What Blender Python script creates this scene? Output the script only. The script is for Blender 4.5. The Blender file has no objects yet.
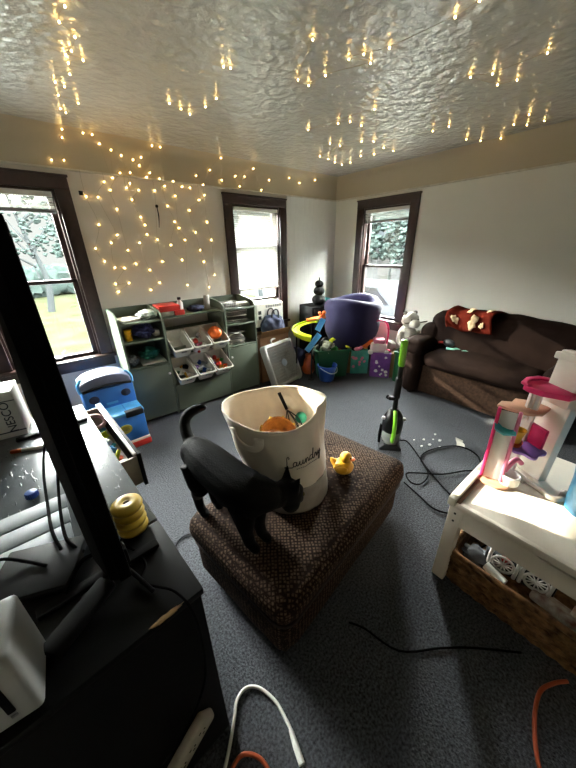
SKY_LOW, SKY_HIGH, SUN_E, EXPO, OUTK, BULB_E, DECKK = 0.85, 200.0, 26.0, 0.42, 0.038, 40.0, 0.2
import bpy, bmesh, math, random
from mathutils import Vector, Matrix, Euler, noise
random.seed(7)
PI = math.pi
R = math.radians
SC = bpy.context.scene
COL = SC.collection

# ------------------------------------------------------------------ materials
def lin(c):
    return tuple(((v / 12.92) if v <= 0.04045 else ((v + 0.055) / 1.055) ** 2.4) for v in c)
def hexc(h):
    return lin(tuple(int(h[i:i + 2], 16) / 255 for i in (0, 2, 4)))
MATS = {}
def mat(name, h, rough=0.6, metal=0.0, var=0.12, scale=14.0, bump=0.0, bscale=60.0, spec=0.5, h2=None,
        emit=None, estr=0.0, trans=0.0, sheen=0.0, coat=0.0, k=1.0):
    """procedural material: base colour broken up by a noise, optional noise bump"""
    if name in MATS: return MATS[name]
    m = bpy.data.materials.new(name); m.use_nodes = True
    nt = m.node_tree; N = nt.nodes; L = nt.links
    b = N['Principled BSDF']
    c = hexc(h); c2 = hexc(h2) if h2 else tuple(max(0, v * (1 - 2 * var)) for v in c)
    c = tuple(v * k for v in c); c2 = tuple(v * k for v in c2)
    tc = N.new('ShaderNodeTexCoord')
    nz = N.new('ShaderNodeTexNoise'); nz.inputs['Scale'].default_value = scale; nz.inputs['Detail'].default_value = 5
    L.new(tc.outputs['Object'], nz.inputs['Vector'])
    mx = N.new('ShaderNodeMix'); mx.data_type = 'RGBA'
    mx.inputs[6].default_value = (*c, 1); mx.inputs[7].default_value = (*c2, 1)
    mr = N.new('ShaderNodeMapRange'); mr.inputs[1].default_value = 0.35; mr.inputs[2].default_value = 0.7
    L.new(nz.outputs['Fac'], mr.inputs[0]); L.new(mr.outputs[0], mx.inputs[0])
    L.new(mx.outputs[2], b.inputs['Base Color'])
    b.inputs['Roughness'].default_value = rough; b.inputs['Metallic'].default_value = metal
    b.inputs['Specular IOR Level'].default_value = spec
    if sheen: b.inputs['Sheen Weight'].default_value = sheen
    if coat: b.inputs['Coat Weight'].default_value = coat; b.inputs['Coat Roughness'].default_value = 0.08
    if trans: b.inputs['Transmission Weight'].default_value = trans
    if emit:
        b.inputs['Emission Color'].default_value = (*hexc(emit), 1); b.inputs['Emission Strength'].default_value = estr
    if bump:
        n2 = N.new('ShaderNodeTexNoise'); n2.inputs['Scale'].default_value = bscale; n2.inputs['Detail'].default_value = 4
        L.new(tc.outputs['Object'], n2.inputs['Vector'])
        bp = N.new('ShaderNodeBump'); bp.inputs['Strength'].default_value = bump; bp.inputs['Distance'].default_value = 0.01
        L.new(n2.outputs['Fac'], bp.inputs['Height']); L.new(bp.outputs['Normal'], b.inputs['Normal'])
    MATS[name] = m
    return m

def nodes(m):
    return m.node_tree.nodes, m.node_tree.links, m.node_tree.nodes['Principled BSDF']

# ------------------------------------------------------------------ mesh helpers
def NB(): return bmesh.new()
def put(bm, tmp, M=None):
    if M is not None: bmesh.ops.transform(tmp, matrix=M, verts=tmp.verts)
    me = bpy.data.meshes.new('t'); tmp.to_mesh(me); tmp.free()
    bm.from_mesh(me); bpy.data.meshes.remove(me)
    return bm
def TR(loc=(0, 0, 0), rot=(0, 0, 0), sc=(1, 1, 1)):
    return Matrix.Translation(loc) @ Euler(rot).to_matrix().to_4x4() @ Matrix.Diagonal((*sc, 1))
def box(bm, c, s, rot=(0, 0, 0), bev=0.0, seg=2):
    t = NB(); bmesh.ops.create_cube(t, size=1.0)
    bmesh.ops.scale(t, vec=s, verts=t.verts)
    if bev > 0:
        bmesh.ops.bevel(t, geom=list(t.edges), offset=min(bev, min(s) * 0.49), segments=seg, profile=0.5, affect='EDGES')
    return put(bm, t, TR(c, rot))
def bb(bm, x0, x1, y0, y1, z0, z1, bev=0.0, seg=2):
    return box(bm, ((x0 + x1) / 2, (y0 + y1) / 2, (z0 + z1) / 2), (abs(x1 - x0), abs(y1 - y0), abs(z1 - z0)), bev=bev, seg=seg)
def cyl(bm, c, r, h, rot=(0, 0, 0), seg=20, r2=None, bev=0.0):
    t = NB(); bmesh.ops.create_cone(t, cap_ends=True, segments=seg, radius1=r, radius2=r if r2 is None else r2, depth=h)
    if bev > 0:
        es = [e for e in t.edges if abs(e.verts[0].co.z - e.verts[1].co.z) < 1e-6]
        bmesh.ops.bevel(t, geom=es, offset=bev, segments=2, profile=0.5, affect='EDGES')
    return put(bm, t, TR(c, rot))
def ball(bm, c, r, sc=(1, 1, 1), rot=(0, 0, 0), seg=16):
    t = NB(); bmesh.ops.create_uvsphere(t, u_segments=seg, v_segments=max(6, seg * 2 // 3), radius=r)
    return put(bm, t, TR(c, rot, sc))
def loft(bm, rings, close=True, caps=True):
    vs = [[bm.verts.new(p) for p in r] for r in rings]
    n = len(rings[0])
    for a, b in zip(vs, vs[1:]):
        for i in range(n if close else n - 1):
            j = (i + 1) % n
            bm.faces.new((a[i], a[j], b[j], b[i]))
    if caps and close:
        bm.faces.new(list(reversed(vs[0]))); bm.faces.new(vs[-1])
    return bm
def lathe(bm, prof, seg=24, M=None):
    t = NB()
    rings = [[(max(r, 1e-4) * math.cos(2 * PI * i / seg), max(r, 1e-4) * math.sin(2 * PI * i / seg), z) for i in range(seg)] for r, z in prof]
    loft(t, rings); bmesh.ops.recalc_face_normals(t, faces=t.faces)
    return put(bm, t, M)
def smooth_path(pts, n=6, closed=False):
    P = [Vector(p) for p in pts]
    if len(P) < 3: return P
    out = []
    m = len(P)
    for i in range(m if closed else m - 1):
        if closed: p0, p1, p2, p3 = P[i - 1], P[i], P[(i + 1) % m], P[(i + 2) % m]
        else: p0, p1, p2, p3 = P[max(i - 1, 0)], P[i], P[i + 1], P[min(i + 2, m - 1)]
        for k in range(n):
            t = k / n
            out.append(0.5 * ((2 * p1) + (-p0 + p2) * t + (2 * p0 - 5 * p1 + 4 * p2 - p3) * t * t + (-p0 + 3 * p1 - 3 * p2 + p3) * t ** 3))
    if not closed: out.append(P[-1])
    return out
def tube(bm, pts, r, seg=8, n=6, closed=False, radii=None, flat=None):
    P = smooth_path(pts, n, closed) if n > 1 else [Vector(p) for p in pts]
    m = len(P); rings = []
    up = None
    for i, p in enumerate(P):
        a = P[(i - 1) % m] if closed or i > 0 else P[i]
        b = P[(i + 1) % m] if closed or i < m - 1 else P[i]
        d = (b - a)
        d = d.normalized() if d.length > 1e-9 else Vector((0, 0, 1))
        if up is None:
            up = Vector((0, 0, 1)) if abs(d.z) < 0.9 else Vector((1, 0, 0))
        s = d.cross(up)
        if s.length < 1e-6: s = d.orthogonal()
        s.normalize(); u = s.cross(d).normalized(); up = u
        rr = r
        if radii:
            f = i / (m - 1) * (len(radii) - 1); k = min(int(f), len(radii) - 2); rr = radii[k] * (1 - f + k) + radii[k + 1] * (f - k)
        fl = flat or 1.0
        rings.append([p + s * math.cos(2 * PI * j / seg) * rr + u * math.sin(2 * PI * j / seg) * rr * fl for j in range(seg)])
    if closed: rings.append(rings[0])
    t = NB(); loft(t, rings, caps=not closed); bmesh.ops.remove_doubles(t, verts=t.verts, dist=1e-6)
    bmesh.ops.recalc_face_normals(t, faces=t.faces)
    return put(bm, t)
def soft(bm, c, s, r, rot=(0, 0, 0), cuts=10, puff=0.0, wob=0.0, wsc=4.0, seed=0.0, fn=None):
    """rounded cushion block: cube grid pushed to a rounded box, puffed out and wobbled"""
    t = NB(); bmesh.ops.create_cube(t, size=2.0)
    bmesh.ops.subdivide_edges(t, edges=list(t.edges), cuts=cuts, use_grid_fill=True)
    h = Vector(s) / 2; r = min(r, min(h) * 0.98)
    for v in t.verts:
        q = v.co.copy()
        p = Vector((q.x * h.x, q.y * h.y, q.z * h.z))
        inner = Vector((max(-h.x + r, min(h.x - r, p.x)), max(-h.y + r, min(h.y - r, p.y)), max(-h.z + r, min(h.z - r, p.z))))
        d = p - inner
        if d.length > 1e-9: p = inner + d.normalized() * r
        if puff:
            p.z += math.copysign(puff * (1 - q.x * q.x) * (1 - q.y * q.y), q.z) if abs(q.z) > 0.99 else 0
            p.y += math.copysign(puff * (1 - q.x * q.x) * (1 - q.z * q.z), q.y) if abs(q.y) > 0.99 else 0
            p.x += math.copysign(puff * (1 - q.z * q.z) * (1 - q.y * q.y), q.x) if abs(q.x) > 0.99 else 0
        if wob:
            w = noise.noise_vector(p * wsc + Vector((seed, seed * 2, 0)))
            p += w * wob
        if fn: p = fn(p)
        v.co = p
    return put(bm, t, TR(c, rot))
def prism(bm, outline, d, M=None, bev=0.0):
    """outline in local XZ plane extruded along +Y by d"""
    t = NB()
    a = [t.verts.new((x, 0, z)) for x, z in outline]
    f = t.faces.new(a)
    e = bmesh.ops.extrude_face_region(t, geom=[f])
    bmesh.ops.translate(t, vec=(0, d, 0), verts=[v for v in e['geom'] if isinstance(v, bmesh.types.BMVert)])
    bmesh.ops.recalc_face_normals(t, faces=t.faces)
    if bev: bmesh.ops.bevel(t, geom=list(t.edges), offset=bev, segments=2, profile=0.5, affect='EDGES')
    return put(bm, t, M)
def blob(bm, c, r, amp=0.3, fs=2.0, sc=(1, 1, 1), seed=0.0, sub=3):
    t = NB(); bmesh.ops.create_icosphere(t, subdivisions=sub, radius=1.0)
    for v in t.verts:
        n = v.co.normalized()
        v.co = n * (1 + amp * noise.noise(n * fs + Vector((seed, seed, seed))))
        v.co = Vector((v.co.x * sc[0], v.co.y * sc[1], v.co.z * sc[2])) * r
    return put(bm, t, TR(c))
def sheet(bm, fn, nu, nv, th=0.004):
    """thin sheet with thickness from fn(u,v)->Vector"""
    t = NB()
    g = [[t.verts.new(fn(i / nu, j / nv)) for j in range(nv + 1)] for i in range(nu + 1)]
    for i in range(nu):
        for j in range(nv):
            t.faces.new((g[i][j], g[i + 1][j], g[i + 1][j + 1], g[i][j + 1]))
    bmesh.ops.recalc_face_normals(t, faces=t.faces)
    bmesh.ops.solidify(t, geom=list(t.faces), thickness=th)
    return put(bm, t)

def obj(name, bm, m, parent=None, smooth=40, loc=None, rot=None, sub=0):
    me = bpy.data.meshes.new(name)
    bmesh.ops.recalc_face_normals(bm, faces=bm.faces)
    bm.to_mesh(me); bm.free()
    if smooth:
        me.polygons.foreach_set('use_smooth', [True] * len(me.polygons))
        if smooth < 180: me.set_sharp_from_angle(angle=R(smooth))
    for mm in (m if isinstance(m, (list, tuple)) else [m]): me.materials.append(mm)
    o = bpy.data.objects.new(name, me); COL.objects.link(o)
    if parent: o.parent = parent
    if loc: o.location = loc
    if rot: o.rotation_euler = rot
    if sub:
        s = o.modifiers.new('sub', 'SUBSURF'); s.levels = sub; s.render_levels = sub
    return o
def tag(o, label, cat, group=None):
    o['label'] = label; o['category'] = cat
    if group: o['group'] = group
    return o
def thing(name, label, cat, loc=(0, 0, 0), rotz=0.0, group=None, rot=None):
    o = bpy.data.objects.new(name, None); o.empty_display_size = 0.05; COL.objects.link(o)
    o.location = loc; o.rotation_euler = rot if rot else (0, 0, rotz)
    return tag(o, label, cat, group)
def solo(name, bm, m, label, cat, loc=(0, 0, 0), rotz=0.0, group=None, rot=None, smooth=40, sub=0):
    o = obj(name, bm, m, None, smooth, sub=sub)
    o.location = loc; o.rotation_euler = rot if rot else (0, 0, rotz)
    return tag(o, label, cat, group)
def struct(name, bm, m, parent=None, smooth=30):
    o = obj(name, bm, m, parent, smooth)
    if not parent: o['kind'] = 'structure'
    return o
def copy_tree(o, parent=None):
    c = o.copy(); COL.objects.link(c); c.parent = parent
    for ch in o.children: copy_tree(ch, c)
    return c
def text_mesh(body, size, ext=0.001):
    cu = bpy.data.curves.new('txt', 'FONT'); cu.body = body; cu.size = size; cu.extrude = ext
    cu.align_x = 'CENTER'; cu.align_y = 'CENTER'
    o = bpy.data.objects.new('txt', cu); COL.objects.link(o)
    bpy.context.view_layer.update()
    me = bpy.data.meshes.new_from_object(o.evaluated_get(bpy.context.evaluated_depsgraph_get()))
    bm = NB(); bm.from_mesh(me)
    bpy.data.objects.remove(o); bpy.data.curves.remove(cu); bpy.data.meshes.remove(me)
    return bm

# ------------------------------------------------------------------ constants
XW, YW, ZC, ZR = 4.055, 3.70, 2.73, 2.43
XM, YM = -1.7, -1.9

# ------------------------------------------------------------------ special materials
def m_ceiling():
    m = mat('embossed_ceiling', 'e0e1d8', rough=0.27, metal=0.22, var=0.04, scale=2.0, spec=0.8)
    N, L, b = nodes(m)
    tc = N.new('ShaderNodeTexCoord')
    dist = N.new('ShaderNodeTexNoise'); dist.inputs['Scale'].default_value = 5; dist.inputs['Detail'].default_value = 2
    L.new(tc.outputs['Object'], dist.inputs['Vector'])
    mv = N.new('ShaderNodeMix'); mv.data_type = 'VECTOR'; mv.inputs[0].default_value = 0.06
    L.new(tc.outputs['Object'], mv.inputs[4]); L.new(dist.outputs['Color'], mv.inputs[5])
    vo = N.new('ShaderNodeTexVoronoi'); vo.inputs['Scale'].default_value = 10.0; vo.feature = 'SMOOTH_F1'
    vo.inputs['Smoothness'].default_value = 0.3
    L.new(mv.outputs[1], vo.inputs['Vector'])
    mm = N.new('ShaderNodeMath'); mm.operation = 'MULTIPLY'; mm.inputs[1].default_value = 8
    L.new(vo.outputs['Distance'], mm.inputs[0])
    si = N.new('ShaderNodeMath'); si.operation = 'SINE'; L.new(mm.outputs[0], si.inputs[0])
    nz = N.new('ShaderNodeTexNoise'); nz.inputs['Scale'].default_value = 26; nz.inputs['Detail'].default_value = 5
    L.new(tc.outputs['Object'], nz.inputs['Vector'])
    ad = N.new('ShaderNodeMath'); ad.operation = 'MULTIPLY_ADD'; ad.inputs[1].default_value = 3.4
    L.new(nz.outputs['Fac'], ad.inputs[0]); L.new(si.outputs[0], ad.inputs[2])
    bp = N.new('ShaderNodeBump'); bp.inputs['Strength'].default_value = 0.30; bp.inputs['Distance'].default_value = 0.010
    L.new(ad.outputs[0], bp.inputs['Height']); L.new(bp.outputs['Normal'], b.inputs['Normal'])
    return m
def m_carpet():
    m = mat('grey_carpet', '55575c', rough=0.95, scale=95, h2='26272a', spec=0.12, sheen=0.05)
    N, L, b = nodes(m)
    tc = N.new('ShaderNodeTexCoord')
    nz = N.new('ShaderNodeTexNoise'); nz.inputs['Scale'].default_value = 110; nz.inputs['Detail'].default_value = 3
    n2 = N.new('ShaderNodeTexNoise'); n2.inputs['Scale'].default_value = 7; n2.inputs['Detail'].default_value = 3
    L.new(tc.outputs['Object'], nz.inputs['Vector']); L.new(tc.outputs['Object'], n2.inputs['Vector'])
    ad = N.new('ShaderNodeMath'); ad.operation = 'ADD'
    L.new(nz.outputs['Fac'], ad.inputs[0]); L.new(n2.outputs['Fac'], ad.inputs[1])
    bp = N.new('ShaderNodeBump'); bp.inputs['Strength'].default_value = 0.6; bp.inputs['Distance'].default_value = 0.012
    L.new(ad.outputs[0], bp.inputs['Height']); L.new(bp.outputs['Normal'], b.inputs['Normal'])
    return m
def m_ottoman():
    m = mat('basketweave_upholstery', '4a3529', rough=0.85, spec=0.08)
    N, L, b = nodes(m)
    tc = N.new('ShaderNodeTexCoord')
    mp = N.new('ShaderNodeMapping'); mp.inputs['Rotation'].default_value = (0.0, 0.0, 0.78)
    L.new(tc.outputs['Object'], mp.inputs['Vector'])
    ck = N.new('ShaderNodeTexVoronoi'); ck.inputs['Scale'].default_value = 62; ck.distance = 'CHEBYCHEV'; ck.inputs['Randomness'].default_value = 0.35
    L.new(mp.outputs[0], ck.inputs['Vector'])
    cr = N.new('ShaderNodeValToRGB')
    cr.color_ramp.elements[0].color = (*hexc('5f4d3f'), 1); cr.color_ramp.elements[0].position = 0.12
    cr.color_ramp.elements[1].color = (*hexc('21150f'), 1); cr.color_ramp.elements[1].position = 0.42
    L.new(ck.outputs['Distance'], cr.inputs[0]); L.new(cr.outputs[0], b.inputs['Base Color'])
    bp = N.new('ShaderNodeBump'); bp.inputs['Strength'].default_value = 0.5; bp.inputs['Distance'].default_value = 0.006; bp.invert = True
    L.new(ck.outputs['Distance'], bp.inputs['Height']); L.new(bp.outputs['Normal'], b.inputs['Normal'])
    return m
def wave_bump(m, axis, scale, strength=0.3, dist=0.01, sharp=True):
    N, L, b = nodes(m)
    tc = N.new('ShaderNodeTexCoord'); sp = N.new('ShaderNodeSeparateXYZ'); L.new(tc.outputs['Object'], sp.inputs[0])
    mu = N.new('ShaderNodeMath'); mu.operation = 'MULTIPLY'; mu.inputs[1].default_value = scale; L.new(sp.outputs['XYZ'.index(axis)], mu.inputs[0])
    fr = N.new('ShaderNodeMath'); fr.operation = 'PINGPONG'; fr.inputs[1].default_value = 1.0; L.new(mu.outputs[0], fr.inputs[0])
    mr = N.new('ShaderNodeMapRange'); mr.inputs[1].default_value = 0.0; mr.inputs[2].default_value = 0.14 if sharp else 1.0
    L.new(fr.outputs[0], mr.inputs[0])
    bp = N.new('ShaderNodeBump'); bp.inputs['Strength'].default_value = strength; bp.inputs['Distance'].default_value = dist
    L.new(mr.outputs[0], bp.inputs['Height']); L.new(bp.outputs['Normal'], b.inputs['Normal'])
    return m
def m_glass():
    m = bpy.data.materials.new('window_glass'); m.use_nodes = True
    N, L = m.node_tree.nodes, m.node_tree.links
    N.remove(N['Principled BSDF'])
    t = N.new('ShaderNodeBsdfTransparent'); t.inputs[0].default_value = (0.95, 0.97, 0.96, 1)
    g = N.new('ShaderNodeBsdfGlossy'); g.inputs['Roughness'].default_value = 0.02
    mx = N.new('ShaderNodeMixShader'); mx.inputs[0].default_value = 0.06
    L.new(t.outputs[0], mx.inputs[1]); L.new(g.outputs[0], mx.inputs[2]); L.new(mx.outputs[0], N['Material Output'].inputs[0])
    return m
def m_blind():
    m = bpy.data.materials.new('white_slat'); m.use_nodes = True
    N, L = m.node_tree.nodes, m.node_tree.links
    b = N['Principled BSDF']; b.inputs['Base Color'].default_value = (0.66, 0.66, 0.64, 1); b.inputs['Roughness'].default_value = 0.45
    t = N.new('ShaderNodeBsdfTranslucent'); t.inputs[0].default_value = (0.9, 0.9, 0.86, 1)
    nz = N.new('ShaderNodeTexNoise'); nz.inputs['Scale'].default_value = 9
    mr = N.new('ShaderNodeMapRange'); mr.inputs[3].default_value = 0.06; mr.inputs[4].default_value = 0.09
    L.new(nz.outputs['Fac'], mr.inputs[0])
    mx = N.new('ShaderNodeMixShader'); L.new(mr.outputs[0], mx.inputs[0])
    L.new(b.outputs[0], mx.inputs[1]); L.new(t.outputs[0], mx.inputs[2]); L.new(mx.outputs[0], N['Material Output'].inputs[0])
    return m

CEIL = m_ceiling(); CARPET = m_carpet(); OTTO = m_ottoman(); GLASS = m_glass(); BLIND = m_blind()
WALL = mat('warm_white_wall', 'e0d8cb', rough=0.75, var=0.03, scale=1.5, bump=0.05, bscale=20)
WALLR = wave_bump(mat('panelled_white_wall', 'e8e5da', rough=0.7, var=0.03, scale=1.5), 'Y', 3.3, 0.25, 0.004)
BEAD = wave_bump(mat('white_beadboard', 'dfe0da', rough=0.55, var=0.02), 'X', 22.0, 0.8, 0.008)
FRIEZE = mat('tan_frieze_paint', 'beb298', rough=0.7, var=0.04, scale=1.2)
DIMWALL = mat('dim_back_wall', 'cfc8bb', rough=0.8, var=0.05, scale=1.5)
RAILW = mat('white_moulding', 'd8d2c2', rough=0.5)
DARKWOOD = mat('dark_stained_wood', '321d19', rough=0.42, h2='22120f', scale=22, bump=0.08, bscale=40)
SASHW = mat('sash_brown', '3a2825', rough=0.45, h2='2a1b18', scale=30)
BLACK = mat('matte_black', '0a0a0b', rough=0.6, var=0.1, spec=0.15)
TVB = mat('television_black', '08080a', rough=.9, spec=0.02)
BLACKG = mat('gloss_black', '060607', rough=0.3, var=0.1, spec=0.3)
RUBBER = mat('black_rubber', '0a0a0b', rough=0.8, spec=0.05)
WHITEP = mat('white_plastic', 'e2e0da', rough=0.4, var=0.03)
CREAMP = mat('cream_plastic', 'e9dfd0', rough=0.42, var=0.03)
GREYP = mat('grey_plastic', '8d9092', rough=0.5)
DGREY = mat('dark_grey_plastic', '26282b', rough=0.5, spec=.3)
SAGE = mat('sage_green_laminate', '626c5d', rough=0.5, var=0.05, scale=3)
SAGED = mat('sage_green_inner', '5f6759', rough=0.6, var=0.05)
CARD = mat('brown_cardboard', '8d6847', rough=0.85, var=0.08)
PAPER = mat('white_paper', 'dad6cc', rough=0.8, var=0.05)
NEWS = mat('newsprint', 'a9a79f', rough=0.85, h2='77767a', scale=60)
YELLOW = mat('yellow_plastic', 'd9a514', rough=0.42, var=0.07)
LIME = mat('lime_plastic', 'cfdb17', rough=0.4, var=0.05)
ORANGE = mat('orange_plastic', 'e5691c', rough=0.4, var=0.06)
RED = mat('red_plastic', 'c02a22', rough=0.45, var=0.06)
PINK = mat('pink_plastic', 'e07c9c', rough=0.4, var=0.05)
HOTPINK = mat('hot_pink_plastic', 'd92a68', rough=0.38, var=0.05)
PURPLE = mat('purple_plastic', '8a63b0', rough=0.4, var=0.06)
TEAL = mat('teal_plastic', '2fa3a6', rough=0.42, var=0.06)
BLUE = mat('blue_plastic', '2a52a8', rough=0.4, var=0.06)
SKYB = mat('sky_blue_plastic', '4d9ad8', rough=0.45, var=0.05)
GREEN = mat('green_plastic', '2f8a3c', rough=0.45, var=0.06)
DGREEN = mat('dark_green_plastic', '11502f', rough=0.4, var=0.06)
NAVY = mat('navy_cloth', '1c2340', rough=0.9, var=0.1, bump=0.2)
PERI = mat('blue_patterned_cloth', '4a4f86', rough=0.9, h2='23264a', scale=35, bump=0.2)
TEALC = mat('teal_cloth', '17665c', rough=0.9, bump=0.2)
GREYC = mat('grey_cloth', '6d7076', rough=0.9, bump=0.2)
WHITEC = mat('white_cloth', 'd9d7d0', rough=0.9, bump=0.2)
TAN = mat('tan_plastic', 'c79a73', rough=0.5)
STEEL = mat('brushed_steel', '9a9a98', rough=0.3, metal=0.9)

# ------------------------------------------------------------------ room shell
WH, WZ0, WZ1 = 0.37, 0.74, 2.27      # half width, sill and head of every window opening
W1X, W2X, W3Y = 0.02, 2.535, 2.765
TH = 0.14
def wall_with_holes(a0, a1, z0, z1, holes, axis, pos, th, m, name):
    bm = NB()
    hs = sorted(holes); cur = a0
    def seg(p, q, za, zb):
        if q - p < 1e-4 or zb - za < 1e-4: return
        if axis == 'x': bb(bm, p, q, pos, pos + th, za, zb)
        else: bb(bm, pos, pos + th, p, q, za, zb)
    for h0, h1 in hs:
        seg(cur, h0, z0, z1); seg(h0, h1, z0, WZ0); seg(h0, h1, WZ1, z1); cur = h1
    seg(cur, a1, z0, z1)
    return struct(name, bm, m)
bm = NB(); bb(bm, XM - TH, XW + TH, YM - TH, YW + TH, -0.1, 0.0); struct('floor', bm, CARPET)
bm = NB(); bb(bm, XM - TH, XW + TH, YM - TH, YW + TH, ZC, ZC + 0.12); struct('ceiling', bm, CEIL)
wl = wall_with_holes(XM - TH, XW + TH, 0, ZC, [(W1X - WH, W1X + WH), (W2X - WH, W2X + WH)], 'x', YW, TH, WALL, 'wall_left')
wr = wall_with_holes(YM - TH, YW, 0, ZC, [(W3Y - WH, W3Y + WH)], 'y', XW, TH, WALLR, 'wall_right')
bm = NB(); bb(bm, XM - TH, XW, YM - TH, YM, 0, ZC); struct('wall_rear', bm, DIMWALL)
bm = NB(); bb(bm, XM - TH, XM, YM, YW, 0, ZC); struct('wall_side', bm, DIMWALL)
bm = NB(); bb(bm, 3.035, XW - 0.005, YW - 0.014, YW - 0.001, 0.0, ZR - 0.012); struct('beadboard_panel', bm, BEAD, wl)
# frieze band with a slight cove to the ceiling, and the moulding under it
def frieze(axis):
    bm = NB()
    prof = [(0.004, ZR), (0.006, ZR + 0.17), (0.016, ZC - 0.07), (0.045, ZC - 0.02), (0.075, ZC - 0.001), (-0.02, ZC - 0.001), (-0.02, ZR)]
    if axis == 'x': loft(bm, [[(x, YW - o, z) for o, z in prof] for x in (XM, XW)])
    else: loft(bm, [[(XW - o, y, z) for o, z in prof] for y in (YM, YW)])
    return bm
struct('trim_1', frieze('x'), FRIEZE); struct('trim_2', frieze('y'), FRIEZE)
bm = NB(); bb(bm, XM, XW, YW - 0.018, YW, ZR - 0.012, ZR + 0.006, 0.004); struct('trim_3', bm, RAILW)
bm = NB(); bb(bm, XW - 0.018, XW, YM, YW, ZR - 0.012, ZR + 0.006, 0.004); struct('trim_4', bm, RAILW)
bm = NB(); bb(bm, XM, XW, YW - 0.02, YW, 0, 0.14, 0.005); struct('baseboard_left', bm, DARKWOOD)
bm = NB(); bb(bm, XW - 0.02, XW, YM, YW, 0, 0.14, 0.005); struct('baseboard_right', bm, DARKWOOD)

# windows, built facing -Y then turned for the right wall
def window(name, loc, rotz, raised=0.0):
    r = bpy.data.objects.new(name, None); COL.objects.link(r); r.location = loc; r.rotation_euler = (0, 0, rotz); r['kind'] = 'structure'
    c = 0.115; w = WH
    bm = NB()
    bb(bm, -w - c, -w, -0.025, 0.0, WZ0 - 0.02, WZ1 + 0.001, 0.004)
    bb(bm, w, w + c, -0.025, 0.0, WZ0 - 0.02, WZ1 + 0.001, 0.004)
    bb(bm, -w - c, w + c, -0.027, 0.0, WZ1, WZ1 + c, 0.004)
    bb(bm, -w - c - 0.01, w + c + 0.01, -0.034, 0.0, WZ1 + c - 0.02, WZ1 + c, 0.004)
    for s in (-1, 1): bb(bm, s * w, s * (w - 0.02), 0.0, TH, WZ0, WZ1)
    bb(bm, -w, w, 0.0, TH, WZ1 - 0.02, WZ1)
    obj('casing', bm, DARKWOOD, r, 30)
    bm = NB(); bb(bm, -w - c - 0.02, w + c + 0.02, -0.06, TH - 0.02, WZ0 - 0.03, WZ0 + 0.004, 0.006)
    obj('stool', bm, DARKWOOD, r, 30)
    bm = NB(); bb(bm, -w - c, w + c, -0.02, 0.0, WZ0 - 0.13, WZ0 - 0.03, 0.004); obj('apron', bm, DARKWOOD, r, 30)
    mid = 1.50
    def sash(z0, z1, y, nm):
        bm = NB(); f = 0.045; x = w - 0.02
        bb(bm, -x, -x + f, y - 0.018, y + 0.018, z0, z1, 0.004); bb(bm, x - f, x, y - 0.018, y + 0.018, z0, z1, 0.004)
        bb(bm, -x, x, y - 0.018, y + 0.018, z0, z0 + f * 0.8, 0.004); bb(bm, -x, x, y - 0.018, y + 0.018, z1 - f * 0.8, z1, 0.004)
        s = obj(nm, bm, SASHW, r, 30)
        bm = NB(); bb(bm, -x + f - 0.005, x - f + 0.005, y - 0.002, y + 0.002, z0 + f * 0.8 - 0.005, z1 - f * 0.8 + 0.005)
        obj('pane', bm, GLASS, s, 0)
        return s
    sash(mid - 0.02, WZ1 - 0.02, 0.095, 'upper_sash')
    s = sash(WZ0 + 0.006 + raised, mid + 0.02 + raised, 0.055, 'lower_sash')
    bm = NB(); bb(bm, -0.03, 0.03, 0.02, 0.045, WZ0 + 0.02 + raised, WZ0 + 0.032 + raised, 0.004)
    obj('sash_lift', bm, DARKWOOD, s, 30)
    return r
window('window_1', (W1X, YW, 0), 0)
window('window_2', (W2X, YW, 0), 0, raised=0.33)
window('window_3', (XW, W3Y, 0), -PI / 2)

def blind(label, loc, rotz, bottom, closed):
    r = thing('window_blind', label, 'blind', loc, rotz, 'white slatted blinds in the windows')
    w = WH - 0.028
    bm = NB(); bb(bm, -w, w, -0.006, 0.03, WZ1 - 0.062, WZ1 - 0.022, 0.003); obj('headrail', bm, WHITEP, r, 30)
    bm = NB()
    top = WZ1 - 0.068
    if closed:
        n = int((top - bottom) / 0.0215)
        for i in range(n):
            z = top - (i + 0.5) * (top - bottom) / n
            box(bm, (random.uniform(-.001, .001), 0.012, z), (2 * w - 0.004, 0.025, 0.0012), (R(48 + random.uniform(-3, 3)), 0, 0))
    else:
        n = int((top - bottom) / 0.0075)
        for i in range(n):
            z = top - (i + 0.5) * (top - bottom) / n
            box(bm, (random.uniform(-.002, .002), 0.012, z), (2 * w - 0.004, 0.025, 0.0022), (R(random.uniform(-7, 7)), R(random.uniform(-.25, .25)), 0))
    obj('slats', bm, BLIND, r, 0)
    bm = NB(); bb(bm, -w, w, -0.002, 0.026, bottom - 0.034, bottom - 0.004, 0.004); obj('bottom_rail', bm, GREYP if not closed else WHITEP, r, 30)
    bm = NB()
    for x in (-w * 0.72, w * 0.72):
        bm = NB(); tube(bm, [(x, -0.003, top), (x, -0.003, bottom - 0.01)], 0.0012, 5, 1)
        obj('ladder_cord', bm, WHITEC, r, 60)
    bm = NB(); tube(bm, [(-w + 0.05, -0.009, top + 0.02), (-w + 0.05, -0.016, top - 0.6)], 0.003, 6, 1); obj('wand', bm, WHITEP, r, 60)
    return r
blind('white slatted blind raised at the window behind the television', (W1X, YW, 0), 0, 2.115, False)
blind('white slatted blind lowered above the air conditioner', (W2X, YW, 0), 0, 1.27, True)
blind('white slatted blind raised at the window above the purple beanbag', (XW, W3Y, 0), -PI / 2, 2.115, False)

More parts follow.
